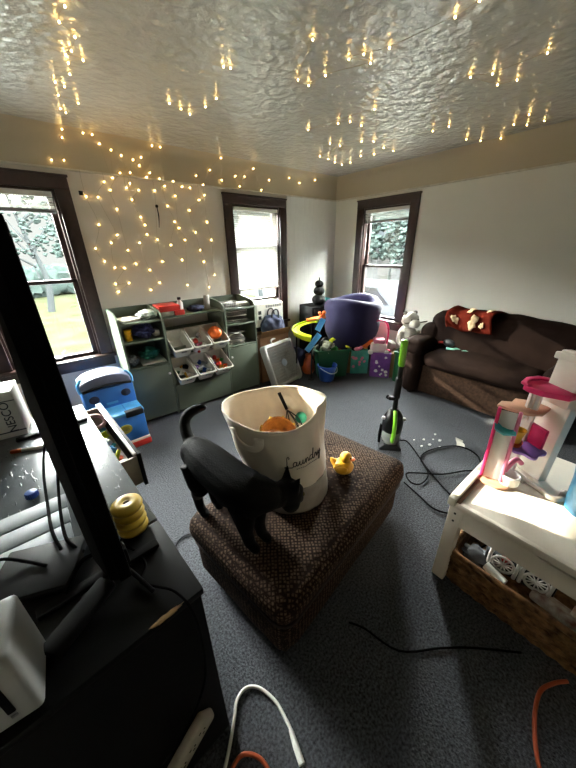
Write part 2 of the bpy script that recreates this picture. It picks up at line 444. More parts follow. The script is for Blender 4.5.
# ------------------------------------------------------------------ outdoors
LAWN = mat('lawn_grass', '7d8a62', spec=0.0, k=OUTK, rough=0.9, h2='9da184', scale=1.3, bump=0.3, bscale=8)
ROAD = mat('pale_asphalt', '9d9fa2', spec=0.0, k=OUTK, rough=0.85, var=0.05)
DECKM = wave_bump(mat('grey_deck_boards', 'c9cccd', spec=0.0, k=DECKK, rough=0.7, var=0.08), 'Y', 14.0, 0.7, 0.01)
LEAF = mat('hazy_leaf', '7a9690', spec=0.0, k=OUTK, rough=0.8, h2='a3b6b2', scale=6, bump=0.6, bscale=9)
BARK = mat('grey_bark', '8d9699', spec=0.0, k=OUTK, rough=0.9, bump=0.4, bscale=30)
SIDING = wave_bump(mat('pale_siding', 'b8bcbe', spec=0.0, k=OUTK, rough=0.7, var=0.04), 'Z', 7.0, 0.6, 0.01)
ROOFM = mat('grey_shingles', '6f777d', spec=0.0, k=OUTK, rough=0.85, var=0.12, scale=30)
bm = NB(); bb(bm, -40, 60, -40, 60, -0.75, -0.6)
o = struct('ground', bm, LAWN)
bm = NB(); bb(bm, -2.6, 3.6, YW + 0.2, 6.3, -0.56, 0.12); struct('porch_deck', bm, DECKM)
bm = NB(); bb(bm, XW + .3, 7.4, -3, 6.0, -0.6, -0.56); struct('bounce_path', bm, mat('bounce_concrete', 'c4c2ba', spec=0.0, k=DECKK, rough=.9, bump=.2))  # unseen pale slab added to bounce daylight up to the ceiling
bm = NB(); bb(bm, 9.5, 14.5, -30, 50, -0.6, -0.575); struct('road', bm, ROAD)
def tree(x, y, h, seed, label, bare=False, cr=1.6):
    rnd = random.Random(seed)
    r = thing('tree', label, 'tree', (x, y, -0.6), 0, 'trees outside the windows')
    bm = NB()
    tube(bm, [(0, 0, 0), (0.05 * h * rnd.uniform(-1, 1), 0, h * 0.3), (0, 0.04 * h * rnd.uniform(-1, 1), h * 0.62), (0.05 * h * rnd.uniform(-1, 1), 0, h)], 0.2, 8, 5, radii=[h * .03, h * .024, h * .016, h * .006])
    for i in range(9):
        a = rnd.uniform(0, 2 * PI); z = h * rnd.uniform(0.28, 0.8); l = h * rnd.uniform(0.18, 0.34)
        tube(bm, [(0, 0, z), (math.cos(a) * l * .5, math.sin(a) * l * .5, z + l * .35), (math.cos(a) * l, math.sin(a) * l, z + l * rnd.uniform(.5, .9))], 0.05, 6, 4, radii=[h * .012, h * .008, h * .003])
    obj('trunk', bm, BARK, r, 60)
    bm = NB()
    n = 190 if bare else 260
    for i in range(n):
        a = rnd.uniform(0, 2 * PI); d = cr * math.sqrt(rnd.random()); z = h * rnd.uniform(0.42 if not bare else .5, 1.0)
        blob(bm, (math.cos(a) * d, math.sin(a) * d, z), cr * rnd.uniform(.035, .085 if bare else .14), 0.9, 4.5, (1, 1, .7), rnd.random() * 50, 1 if bare else 2)
    obj('foliage', bm, LEAF, r, 60)
    return r
tree(-2.2, 15.5, 4.3, 1, 'pale bare-looking tree standing left in the lawn behind the television window', True, 1.3)
tree(0.4, 17.0, 4.6, 2, 'pale tree in the middle of the lawn behind the television window', True, 1.4)
tree(-4.6, 22.0, 5.0, 3, 'broader pale tree far across the lawn behind the television window')
tree(3.0, 20.0, 5.0, 14, 'tree at the right edge of the view through the television window')
tree(-2.55, 9.0, 4.6, 11, 'bushy tree added close to the porch to block sun at the television window', False, 1.1)  # crown added in the sun's path to shade the television window
tree(15.6, 8.2, 3.9, 5, 'pale teal tree across the road seen over the purple beanbag', False, 1.5)
tree(16.4, 10.4, 4.2, 31, 'pale teal tree in the middle of the view over the purple beanbag', False, 1.6)
tree(27.0, 15.4, 6.3, 6, 'tall hazy tree behind the house across the road', False, 2.4)
tree(19.0, 15.6, 4.6, 7, 'hazy tree beside the house across the road', False, 1.5)
tree(8.6, -1.0, 6.0, 21, 'tall unseen tree added by the road to block light at the beanbag window', False, 2.0)  # unseen tree added to cut the sky light on the beadboard
tree(9.0, -5.5, 6.5, 22, 'tall unseen tree added farthest along the sofa wall to block light', False, 2.2)  # second unseen tree, added against the bright patch on the beadboard
tree(9.6, 14.0, 4.2, 8, 'tree outside the window with the lowered blind', False, 1.5)
bm = NB()
for i in range(16): blob(bm, (-5 + i * 0.95, 24 + random.uniform(-.4, .4), 0.2), 1.0, .4, 2.2, (1, .8, .9), i * 3.1, 3)
solo('hedge', bm, LEAF, 'long hazy hedge at the far edge of the lawn', 'hedge', (0, 0, 0))
h = thing('house', 'pale sided house across the road seen through the window over the beanbag', 'house', (23.0, 13.6, -0.6))
bm = NB(); bb(bm, -2.5, 2.5, -3, 3, 0, 2.9); obj('wall', bm, SIDING, h, 30)
bm = NB(); prism(bm, [(-3.2, 2.8), (3.2, 2.8), (0, 4.6)], 7.0, TR((0, -3.5, 0))); obj('roof', bm, ROOFM, h, 30)
for y in (-1.6, 1.2):
    bm = NB(); bb(bm, -2.55, -2.48, y, y + .9, 1.0, 2.2); obj('window', bm, BLACK, h, 30)
bm = NB(); bb(bm, -2.56, -2.48, -0.35, 0.5, 0, 2.0); obj('door', bm, BLACK, h, 30)
car = thing('car', 'silver car parked at the kerb outside the window over the beanbag', 'car', (8.3, 6.2, -0.6), R(90))
CARM = mat('silver_car_paint', 'a9afb5', spec=0.0, k=OUTK, rough=0.25, metal=0.0)
bm = NB(); prism(bm, [(-2.1, .3), (2.1, .3), (2.15, .7), (1.2, .85), (0.7, 1.38), (-1.1, 1.4), (-1.7, .95), (-2.15, .85)], 1.7, TR((0, -.85, 0)), 0.06); obj('body', bm, CARM, car, 50)
bm = NB(); prism(bm, [(1.05, .88), (0.66, 1.32), (-1.05, 1.33), (-1.5, .92)], 1.74, TR((0, -.87, 0))); obj('side_window', bm, BLACKG, car, 30)
for x in (-1.35, 1.35):
    for y in (-.8, .8):
        bm = NB(); cyl(bm, (x, y, .32), .32, .2, (PI / 2, 0, 0), 20, bev=.03); obj('wheel', bm, RUBBER, car, 40)

# ------------------------------------------------------------------ air conditioner
ac = thing('air_conditioner', 'white window air conditioner under the lowered blind', 'air conditioner', (2.515, YW, WZ0 + 0.012))
bm = NB(); bb(bm, -0.236, 0.236, -0.22, 0.30, 0, 0.325, 0.012, 3); obj('body', bm, WHITEP, ac)
bm = NB()
bb(bm, -0.232, 0.232, -0.245, -0.218, 0.004, 0.32, 0.010, 3); obj('front_panel', bm, WHITEP, ac)
bm = NB()
for k in range(7): bb(bm, -0.06 + k * 0.04 - .016, -0.06 + k * 0.04 + .016, -0.249, -0.244, 0.262, 0.295, 0.002)
obj('air_outlet', bm, GREYP, ac, 30)
bm = NB()
for k in range(14): bb(bm, -0.1, 0.21, -0.249, -0.244, 0.03 + k * .0155, 0.036 + k * .0155)
obj('intake_grille', bm, mat('pale_grille', 'c4c8cc', rough=.5), ac, 30)
bm = NB()
for k in range(2): bb(bm, -0.205, -0.155, -0.249, -0.244, 0.11 + k * .07, 0.16 + k * .07, .003)
obj('control_panel', bm, DGREY, ac, 30)
bm = NB()
for s in (-1, 1):
    bm = NB(); bb(bm, s * 0.237, s * 0.345, 0.045, 0.06, 0, 0.33); obj('side_filler_panel', bm, WHITEP, ac, 30)

# ------------------------------------------------------------------ storage cabinets
def knob(parent, x, y, z):
    bm = NB(); lathe(bm, [(0.005, 0), (0.006, .012), (.013, .016), (.012, .025), (.002, .028)], 14, TR((x, y, z), (PI / 2, 0, 0)))
    obj('knob', bm, WHITEP, parent, 60)
YF, YB = 3.21, 3.655
def cab_tower(label, x0, x1, knobx):
    r = thing('storage_cabinet', label, 'cabinet', (x0, YF, 0), 0, 'sage green cabinets under the fairy lights')
    w = x1 - x0; d = YB - YF; t = 0.018
    for x in (0, w - t):
        bm = NB()
        # side panel with a top edge that rises to the back in a curve
        pr = [(0, 0), (d, 0), (d, 1.215), (d * .78, 1.215), (d * .4, 1.205), (d * .16, 1.185), (d * .04, 1.15), (0, 1.11)]
        t_ = NB(); prism(t_, pr, t); put(bm, t_, Matrix.Translation((x + t, 0, 0)) @ Matrix.Rotation(PI / 2, 4, 'Z'))
        obj('side_panel', bm, SAGE, r, 30)
    bm = NB(); bb(bm, t, w - t, d - .012, d, .05, 1.215); obj('back_panel', bm, SAGED, r, 30)
    for z in (.655, .925, 1.115):
        bm = NB(); bb(bm, t, w - t, .004, d - .012, z - t, z, .002); obj('shelf', bm, SAGE, r, 30)
    bm = NB(); bb(bm, t, w - t, .012, d - .012, .04, .06); obj('bottom_panel', bm, SAGED, r, 30)
    bm = NB(); bb(bm, t + .002, w - t - .002, .0, .017, .035, .632, .003); dr = obj('door', bm, SAGE, r, 30)
    knob(dr, knobx - x0, -.001, .525)
    return r
cab_tower('sage green shelf cabinet beside the window behind the television', .53, .957, .918)
cab_tower('sage green shelf cabinet full of papers beside the air conditioner', 1.668, 2.108, 1.705)
r = thing('toy_organizer', 'sage green toy organizer with six white bins between the cabinets', 'toy organizer', (.96, YF, 0))
w = 1.665 - .96; d = YB - YF
bm = NB(); bb(bm, 0, w, d - .012, d, .04, .36); obj('back_panel', bm, SAGED, r, 30)
bm = NB(); bb(bm, 0, w, d - .012, d, 1.1, 1.215); obj('back_panel', bm, SAGED, r, 30)
bm = NB(); bb(bm, 0, w, .08, d - .012, 1.115 - .018, 1.115, .002); obj('top_shelf', bm, SAGE, r, 30)
for x in (0, w - .015):
    bm = NB(); bb(bm, x, x + .015, .03, d - .012, .04, 1.097); obj('side_panel', bm, SAGE, r, 30)
bm = NB(); bb(bm, .015, w - .015, .02, d - .012, .02, .05); obj('bottom_panel', bm, SAGED, r, 30)
for z, y in ((.79, .06), (.97, .3), (.46, .03), (.66, .27)):
    bm = NB(); bb(bm, .012, w - .012, y, y + .016, z - .05, z - .015, .002); obj('rail', bm, SAGE, r, 30)
bm = NB()
pr = [(0, 0), (w - .008, 0), (w - .008, .31), (w * .74, .31)] + [(w * .5 + w * .24 * math.cos(a), .31 - .045 * math.sin(a)) for a in [PI * k / 10 for k in range(1, 10)]] + [(w * .26, .31), (0, .31)]
prism(bm, pr, .017, TR((.004, 0, .04))); dr = obj('drawer', bm, SAGE, r, 30)
bm = NB(); bb(bm, .02, w - .02, .018, d - .03, .05, .065); bb(bm, .02, .032, .018, d - .03, .05, .22); bb(bm, w - .032, w - .02, .018, d - .03, .05, .22); bb(bm, .02, w - .02, d - .04, d - .03, .05, .22)
obj('drawer_box', bm, SAGED, dr, 30)

# white tilted bins
def bin_mesh(w, l, h, t=.004):
    bm = NB()
    def ring(k, z, ins): 
        a, b = w / 2 * k - ins, l / 2 * k - ins; q = .018
        pts = []
        for sx, sy, a0 in ((1, 1, 0), (-1, 1, 90), (-1, -1, 180), (1, -1, 270)):
            for j in range(4):
                an = R(a0 + 30 * j); pts.append((sx * (a - q) + q * math.cos(an), sy * (b - q) + q * math.sin(an), z))
        return pts
    loft(bm, [ring(.82, 0, 0), ring(.985, h - .012, 0), ring(1.06, h - .012, 0), ring(1.06, h, 0), ring(.985, h, t), ring(.82, .005, t)])
    return bm
BINM = mat('white_bin_plastic', 'd3d0c8', rough=.4, var=.03)
BW, BL, BH = .205, .33, .135
bin_bm = bin_mesh(BW, BL, BH); b0 = bpy.data.meshes.new('bin'); 
bin_roots = []
labels_bin = ['white toy bin at the left of the upper row, nearly empty', 'white toy bin in the middle of the upper row, with red and white toys',
              'white toy bin at the right of the upper row, holding an orange ball', 'white toy bin at the left of the lower row, with yellow and white toys',
              'white toy bin in the middle of the lower row, with blue and white toys', 'white toy bin at the right of the lower row, with red and orange toys']
proto = None
CX = [.96 + .016 + BW * .55 + i * .228 for i in range(3)]
binpos = []
for row, (y, z) in enumerate(((3.305, .745), (3.285, .425))):
    for i in range(3):
        rt = thing('toy_bin', labels_bin[row * 3 + i], 'bin', (CX[i], y, z), 0, 'white bins in the toy organizer', (R(29), 0, 0))
        if proto is None:
            body = obj('bin_body', bin_bm, BINM, rt, 40)
            bm = NB(); bb(bm, -.03, .03, -BL / 2 - .006, -BL / 2 + .004, BH - .045, BH - .03, .003)
            hd = obj('finger_slot', bm, GREYP, rt, 40)
            proto = (body, hd)
        else:
            for q in proto:
                c = q.copy(); COL.objects.link(c); c.parent = rt
        binpos.append(rt)
bpy.context.view_layer.update()
# loose toys in the bins
def in_bin(k, x, y, z):
    return binpos[k].matrix_world @ Vector((x, y, z))
toyc = {0: [WHITEP], 1: [RED, WHITEP, PINK, RED, WHITEP, GREYP], 2: [GREYP, TEAL], 3: [YELLOW, WHITEP, YELLOW, WHITEP, DGREEN, BLACK, YELLOW], 4: [BLUE, WHITEP, BLUE, WHITEP, PURPLE, GREYP, BLUE], 5: [RED, ORANGE, YELLOW, RED, BLUE, GREEN, ORANGE, RED]}
cn = {id(RED): 'red', id(WHITEP): 'white', id(PINK): 'pink', id(GREYP): 'grey', id(TEAL): 'teal', id(YELLOW): 'yellow', id(DGREEN): 'dark green', id(BLACK): 'black', id(BLUE): 'blue', id(PURPLE): 'purple', id(ORANGE): 'orange', id(GREEN): 'green'}
where = ['upper left', 'upper middle', 'upper right', 'lower left', 'lower middle', 'lower right']
def small_toy(kind, s, bm):
    if kind == 0: box(bm, (0, 0, 0), (s, s * .8, s * .7), bev=s * .1); cyl(bm, (0, 0, s * .42), s * .22, s * .16, seg=12)
    elif kind == 1:
        tube(bm, [(-s * .7, 0, 0), (0, 0, s * .2), (s * .7, 0, 0)], s * .22, 8, 5); ball(bm, (s * .72, 0, 0), s * .3, seg=10)
    elif kind == 2: lathe(bm, [(s * .1, -s * .4), (s * .42, -s * .35), (s * .35, 0), (s * .5, s * .35), (s * .2, s * .38)], 14)
    else: box(bm, (0, 0, 0), (s * 1.2, s * .5, s * .35), bev=s * .1); [cyl(bm, (a * s * .35, b * s * .26, -s * .15), s * .17, s * .08, (PI / 2, 0, 0), 12) for a in (-1, 1) for b in (-1, 1)]
for k, ms in toyc.items():
    cnt = {}
    for i, m in enumerate(ms):
        bm = NB(); s = .058; small_toy((i + k) % 4, s, bm)
        n = len(ms); px = -.05 + .1 * ((i * 7) % 4) / 3; py = -.11 + .2 * i / max(1, n - 1); pz = .035 + .022 * (i % 2) + (.012 if k in (3, 4, 5) else 0)
        c = cn[id(m)]
        ms_same = [q for q in ms if q is m]
        o = solo('toy_piece', bm, m, 'small %s plastic toy in the %s white bin of the organizer' % (c, where[k]), 'toy', in_bin(k, px, py, pz), 0,
                 '%s toys in the %s bin' % (c, where[k]), (R(random.uniform(-20, 50)), R(random.uniform(-30, 30)), random.uniform(0, 6)), 50)
bm = NB(); ball(bm, (0, 0, 0), .082, (1, 1, .9), seg=24)
for k in range(10):
    a = 2 * PI * k / 10; tube(bm, [(math.cos(a) * .02, math.sin(a) * .02, .075), (math.cos(a) * .072, math.sin(a) * .072, .035), (math.cos(a) * .081, math.sin(a) * .081, -.01)], .006, 6, 4)
solo('toy_pumpkin_ball', bm, ORANGE, 'round orange ball in the upper right white bin', 'ball', in_bin(2, 0, .02, .115))

# things on the shelves
def bundle(s, seed, amp=.35):
    bm = NB(); blob(bm, (0, 0, s[2] / 2), 1.0, amp, 2.6, (s[0] / 2, s[1] / 2, s[2] / 2), seed, 4); return bm
def stack_cups(n, r, h, m, label, loc, grp=None, name='stacking_toy'):
    bm = NB(); prof = [(.001, 0)]
    for i in range(n):
        z = i * h
        prof += [(r * .8, z + .002), (r, z + h * .3), (r, z + h * .7), (r * .82, z + h * .97)]
    prof += [(.001, n * h)]
    lathe(bm, prof, 24); return solo(name, bm, m, label, 'toy', loc, 0, grp)
S1, S2, S3 = .655, .925, 1.115
YS = 3.30
solo('cloth_bundle', bundle((.19, .2, .09), 1.2), mat('white_green_cloth', 'd5d6cc', rough=.9, h2='3d5a46', scale=14, bump=.2), 'crumpled white and green cloth on top of the cabinet nearest the television window', 'cloth', (.85, 3.35, S3), 0)
bm = NB(); bb(bm, -.09, .09, -.11, .11, 0, .022, .004); solo('flat_box', bm, PAPER, 'flat white packet on top of the cabinet nearest the television window', 'packet', (.66, 3.38, S3), R(12))
stack_cups(4, .036, .03, YELLOW, 'stacked yellow cup toy on the upper shelf of the left cabinet', (.62, 3.31, S2))
solo('cloth_bundle', bundle((.2, .22, .15), 5.1), PERI, 'bundle of blue patterned cloth on the upper shelf of the left cabinet', 'cloth', (.78, 3.36, S2))
bm = NB(); bb(bm, -.03, .03, -.05, .05, 0, .07, .012); solo('small_box', bm, WHITEP, 'small white box beside the blue cloth on the cabinet shelf', 'box', (.905, 3.37, S2))
solo('drawstring_bag', bundle((.12, .14, .11), 9.0), GREYC, 'grey bag on the lower shelf of the left cabinet', 'bag', (.615, 3.33, S1))
solo('drawstring_bag', bundle((.2, .2, .12), 3.0), TEALC, 'dark teal bag on the lower shelf of the left cabinet', 'bag', (.80, 3.40, S1 + .022))
bm = NB(); bb(bm, -.12, .12, -.14, .14, 0, .02, .003); solo('magazine', bm, PAPER, 'pale magazine under the teal bag on the cabinet shelf', 'magazine', (.81, 3.375, S1), R(-4))
# organizer top
gb = thing('game_box', 'red and white board game box on top of the toy organizer', 'box', (1.09, 3.45, S3), R(-3))
bm = NB(); bb(bm, -.11, .11, -.13, .13, 0, .075, .003); obj('box_base', bm, PAPER, gb, 30)
bm = NB(); bb(bm, -.113, .113, -.133, .133, .045, .105, .004); obj('box_lid', bm, RED, gb, 30)
bm = NB(); bb(bm, -.055, .055, -.025, .025, 0, .05, .006); solo('red_toy_block', bm, RED, 'small red block in front of the board game box', 'block', (1.175, 3.312, S3))
bt = thing('bottle', 'white bottle with black cap on top of the toy organizer', 'bottle', (1.235, 3.42, S3))
bm = NB(); lathe(bm, [(.001, 0), (.03, .002), (.032, .02), (.032, .11), (.016, .135), (.015, .145), (.001, .146)], 20); obj('bottle_body', bm, WHITEP, bt, 50)
bm = NB(); cyl(bm, (0, 0, .157), .02, .028, bev=.003); obj('cap', bm, BLACK, bt, 50)
solo('cloth_bundle', bundle((.2, .14, .07), 7.7), NAVY, 'folded navy cloth on top of the toy organizer', 'cloth', (1.40, 3.39, S3))
bm = NB(); cyl(bm, (0, 0, .08), .034, .16, bev=.004, seg=22); solo('paper_roll', bm, PAPER, 'white paper roll standing beside the navy cloth', 'paper roll', (1.565, 3.43, S3))
# papers cabinet
bk = thing('wire_basket', 'white wire basket on top of the papers cabinet', 'basket', (1.80, 3.34, S3))
bm = NB()
for z in (.0, .03, .06): tube(bm, [(-.1, -.08, z + .004), (.1, -.08, z + .004), (.1, .08, z + .004), (-.1, .08, z + .004)], .003, 6, 1, True)
for i in range(9):
    x = -.1 + .025 * i
    tube(bm, [(x, -.08, .064), (x, -.08, .004), (x, .08, .004), (x, .08, .064)], .002, 5, 1)
obj('wire_frame', bm, WHITEP, bk, 50)
bm = NB(); soft(bm, (0, 0, .035), (.17, .13, .05), .02, wob=.01, wsc=14); obj('paper_bundle', bm, NEWS, bk, 60)
def sheets(n, w, d, loc, spread, m, label, grp):
    for i in range(n):
        bm = NB(); box(bm, (0, 0, .006), (w * random.uniform(.8, 1.05), d * random.uniform(.8, 1.05), random.uniform(.006, .012)), (R(random.uniform(-3, 3)), R(random.uniform(-4, 4)), 0), .002)
        solo('paper_stack', bm, m[i % len(m)], label, 'papers', (loc[0] + random.uniform(-spread, spread), loc[1] + random.uniform(-spread, spread) * .6, loc[2] + i * .0128), R(random.uniform(-24, 24)), grp)
NEWSD = mat('dark_newsprint', '85837d', rough=.85, h2='505056', scale=60)
sheets(11, .27, .23, (1.895, 3.385, S2), .016, [NEWS, NEWSD, PAPER, NEWSD], 'grey newspaper in the messy pile on the upper shelf of the papers cabinet', 'newspapers on the upper cabinet shelf')
sheets(12, .23, .24, (1.85, 3.37, S1), .022, [PAPER, NEWS], 'pale magazine in the fanned pile on the lower shelf of the papers cabinet', 'magazines on the lower cabinet shelf')
sheets(3, .2, .18, (1.985, 3.38, S3), .012, [PAPER, NEWS], 'pale paper lying on top of the papers cabinet', 'papers on top of the cabinet')


# ------------------------------------------------------------------ toy corner
cb = thing('cardboard_box', 'open brown cardboard box behind the box fan', 'box', (2.44, 3.43, 0))
bm = NB(); t = .006; w, d, h = .25, .16, .66
bb(bm, -w, w, -d, -d + t, 0, h); bb(bm, -w, w, d - t, d, 0, h); bb(bm, -w, -w + t, -d, d, 0, h); bb(bm, w - t, w, -d, d, 0, h); bb(bm, -w, w, -d, d, 0, t)
bb(bm, -w + .01, w - .01, -d + .01, d - .01, h - .06, h - .05)
obj('carton', bm, CARD, cb, 30)
for c, s, ro in (((0, -d - .03, h + .045), (w * 2, t * .6, .11), (R(30), 0, 0)), ((w + .05, 0, h + .03), (.13, d * 2, t * .6), (0, R(24), 0)), ((-w - .015, 0, h - .06), (t * .6, d * 2, .13), (0, R(6), 0))):
    bm = NB(); box(bm, c, s, ro); obj('flap', bm, CARD, cb, 30)
BAGB = mat('blue_grey_fabric', '3f4660', rough=.85, h2='2a2f48', scale=9, bump=.2)
bg_ = thing('tote_bag', 'blue-grey bag with two handles in the open cardboard box', 'bag', (2.51, 3.40, .61))
bm = NB(); blob(bm, (0, 0, .15), 1.0, .22, 2.4, (.19, .12, .16), 4.0, 4); obj('bag_body', bm, BAGB, bg_, 60)
for y in (-.05, .05):
    bm = NB(); tube(bm, [(-.05, y, .26), (-.035, y * 1.1, .36), (.02, y * 1.2, .385), (.06, y * 1.1, .35), (.07, y, .25)], .011, 8, 6); obj('handle', bm, DGREY, bg_, 60)

FANM = mat('light_grey_fan', 'bcbcb8', rough=.45, var=.03)
fan = thing('box_fan', 'grey square box fan leaning against the cardboard box', 'fan', (2.50, 2.985, 0.0), R(12), rot=(R(-22), 0, R(12)))
fan.scale = (1.1, 1.0, 1.12)
s_, t_ = .268, .105
bm = NB()
def rr_ring(a, b, q, y, n=5):
    pts = []
    for sx, sz, a0 in ((1, 1, 0), (-1, 1, 90), (-1, -1, 180), (1, -1, 270)):
        for j in range(n):
            an = R(a0 + 90 * j / (n - 1)); pts.append((sx * (a - q) + q * math.cos(an), y, sz * (b - q) + q * math.sin(an)))
    return pts
zc = .285
def shift(ring): return [(x, y, z + zc) for x, y, z in ring]
loft(bm, [shift(rr_ring(.235, .235, .03, 0.004)), shift(rr_ring(.262, .262, .035, 0)), shift(rr_ring(.27, .275, .04, .012)), shift(rr_ring(.27, .275, .04, t_ - .01)), shift(rr_ring(.262, .265, .035, t_)), shift(rr_ring(.235, .235, .03, t_ - .004)), shift(rr_ring(.235, .235, .03, .004))], caps=False)
obj('housing', bm, FANM, fan, 50)
bm = NB()
for k in range(30):
    x = -.225 + .45 * k / 29; box(bm, (x, .010, zc), (.0042, .008, .465))
for k in range(12):
    z = zc - .21 + .42 * k / 11; box(bm, (0, .0095, z), (.465, .004, .0022))
obj('front_grille', bm, FANM, fan, 0)
bm = NB(); cyl(bm, (0, .006, zc), .048, .014, (PI / 2, 0, 0), 28, bev=.003); obj('hub_badge', bm, mat('pale_blue_badge', 'c8d4e0', rough=.3), fan, 40)
bm = NB()
for k in range(5):
    a = 2 * PI * k / 5
    t = NB(); bmesh.ops.create_grid(t, x_segments=6, y_segments=4, size=1)
    for v in t.verts:
        u = (v.co.x + 1) / 2; q = v.co.y; rad = .04 + .17 * u; an = q * (.28 + .14 * u)
        v.co = Vector((rad * math.cos(an), q * .022, rad * math.sin(an)))
    put(bm, t, Matrix.Translation((0, .052, zc)) @ Matrix.Rotation(a, 4, 'Y'))
obj('blade', bm, DGREY, fan, 60)['kind'] = 'stuff'
bm = NB()
for k in range(30):
    x = -.225 + .45 * k / 29; box(bm, (x, t_ - .010, zc), (.004, .006, .465))
obj('rear_grille', bm, DGREY, fan, 0)
bm = NB(); tube(bm, [(-.075, .05, zc + .27), (-.07, .05, zc + .31), (0, .05, zc + .322), (.07, .05, zc + .31), (.075, .05, zc + .27)], .013, 8, 5); obj('carry_handle', bm, FANM, fan, 60)
bm = NB(); lathe(bm, [(.001, 0), (.024, 0), (.022, .02), (.001, .022)], 16, TR((.17, .045, zc + .272))); obj('speed_knob', bm, DGREY, fan, 50)
for x in (-.2, .2):
    bm = NB(); bb(bm, x - .03, x + .03, .004, t_ - .004, 0.0, .014, .004); obj('foot', bm, FANM, fan, 40)

# black speaker and pumpkins
sp_ = thing('speaker_cabinet', 'tall black speaker in the corner under the black pumpkin stack', 'speaker', (3.40, 3.40, 0), R(-8))
bm = NB(); bb(bm, -.22, .22, -.17, .19, 0, .955, .012); obj('cabinet', bm, BLACK, sp_, 40)
bm = NB(); bb(bm, -.195, .195, -.182, -.168, .04, .92, .008); obj('grille_cloth', bm, mat('black_grille_cloth', '121214', rough=.9, bump=.3, bscale=300), sp_, 40)
pk = thing('pumpkin_decoration', 'stack of three black pumpkins on the tall speaker', 'decoration', (3.385, 3.36, .955))
def pumpkin(bm, c, r, sq, n=10):
    t = NB(); bmesh.ops.create_uvsphere(t, u_segments=40, v_segments=16, radius=1)
    for v in t.verts:
        a = math.atan2(v.co.y, v.co.x); k = 1 - .09 * abs(math.cos(a * n / 2)) ** 6
        q = math.hypot(v.co.x, v.co.y)
        dip = .16 * max(0, 1 - q * 2.4)
        v.co = Vector((v.co.x * k * r, v.co.y * k * r, (v.co.z - math.copysign(dip, v.co.z)) * r * sq))
    put(bm, t, TR(c))
z = 0
for r, q in ((.108, .78), (.086, .8), (.066, .82)):
    bm = NB(); pumpkin(bm, (0, 0, z + r * q * .92), r, q); obj('pumpkin', bm, BLACK, pk, 60); z += r * q * 1.72
bm = NB(); tube(bm, [(0, 0, z - .02), (.004, 0, z + .02), (-.004, 0, z + .05)], .012, 8, 4, radii=[.015, .01, .007]); obj('stem', bm, DGREY, pk, 60)
bm = NB(); lathe(bm, [(.02, 0), (.09, .012), (.13, .07), (.135, .075), (.125, .07), (.085, .02), (.001, .012)], 28, TR((0, 0, .0)))
solo('bowl', bm, TEAL, 'teal bowl behind the black pumpkin stack', 'bowl', (3.535, 3.44, .955), 0, rot=(0, 0, 0))

# purple beanbag with a sunk top
BEAN = mat('purple_flocked_vinyl', '1c183a', rough=.8, var=.08, sheen=.12, spec=.15, bump=.1, bscale=200)
bm = NB()
def beanbag(p):
    a = math.atan2(p.y, p.x); q = math.hypot(p.x, p.y)
    w = .02 * noise.noise(Vector((math.cos(a) * 2, math.sin(a) * 2, p.z * 4)))
    if q > 1e-6: p.x += p.x / q * w; p.y += p.y / q * w
    return p
prof = [(.001, .0), (.15, .0), (.2, .03), (.21, .12), (.225, .30), (.30, .42), (.39, .58), (.405, .76), (.395, .87), (.405, .93), (.41, .97), (.405, 1.04), (.375, 1.08), (.325, 1.09), (.28, 1.06), (.255, .99), (.235, .92), (.19, .87), (.1, .845), (.001, .84)]
lathe(bm, prof, 56)
for v in bm.verts:
    p = v.co; a = math.atan2(p.y, p.x); q = math.hypot(p.x, p.y)
    k = 1 + .022 * math.sin(3 * a + .5) * (1 if p.z > .5 else .4) + .03 * noise.noise(Vector((math.cos(a) * 2.2, math.sin(a) * 2.2, p.z * 3)))
    pin = .028 * math.exp(-((p.z - .86) / .06) ** 2) * (q > .4)
    v.co = Vector((p.x * k * (1 - pin), p.y * k * (1 - pin), p.z + .03 * math.sin(2 * a + 1) * (p.z > .7)))
solo('beanbag_chair', bm, BEAN, 'big purple beanbag chair with a sunken top in the corner by the window', 'beanbag', (3.615, 2.865, 0), 0, smooth=180, sub=1).scale = (1.03, 1.03, 1)

# green storage bin and what is in it
gb = thing('storage_bin', 'dark green plastic storage bin full of toys behind the blue bucket', 'bin', (3.165, 2.845, 0), R(-31))
bm = NB()
def tub(w, d, h, tap=.86, t=.006, lip=.018):
    b = NB()
    def ring(k, z, ins, q=.03):
        a, c = w / 2 * k - ins, d / 2 * k - ins; pts = []
        for sx, sy, a0 in ((1, 1, 0), (-1, 1, 90), (-1, -1, 180), (1, -1, 270)):
            for j in range(5):
                an = R(a0 + 22.5 * j); pts.append((sx * (a - q) + q * math.cos(an), sy * (c - q) + q * math.sin(an), z))
        return pts
    loft(b, [ring(tap, 0, 0), ring(.98, h - .03, 0), ring(.98, h - .03, -lip), ring(.985, h, -lip), ring(.985, h, t), ring(tap, t, t)])
    return b
obj('tub', tub(.5, .24, .42), DGREEN, gb, 40)
c_, s__ = math.cos(R(-31)), math.sin(R(-31))
def G(x, y, z): return (3.165 + x * c_ - y * s__, 2.845 + x * s__ + y * c_, z)
bm = NB(); box(bm, (0, 0, 0), (.1, .075, .05), bev=.012); box(bm, (-.03, 0, .035), (.05, .06, .04), bev=.01); [cyl(bm, (x, y, -.02), .024, .016, (PI / 2, 0, 0), 14) for x in (-.035, .035) for y in (-.04, .04)]
solo('toy_truck', bm, mat('olive_white_toy', 'c9ccb8', rough=.5, h2='6a7358', scale=26), 'pale toy truck tipped on the green bin', 'toy truck', G(-.1, -.06, .475), rot=(R(20), R(-38), R(20))).scale = (1.5, 1.5, 1.5)
bm = NB(); tube(bm, [(.13 * math.cos(R(a)), .13 * math.sin(R(a)), 0.0) for a in range(-20, 190, 21)], .03, 8, 3, flat=.35)
solo('track_curve', bm, LIME, 'yellow-green curved track piece lying in the green bin', 'toy track', G(.1, -.02, .47), rot=(R(28), R(8), R(-30)))
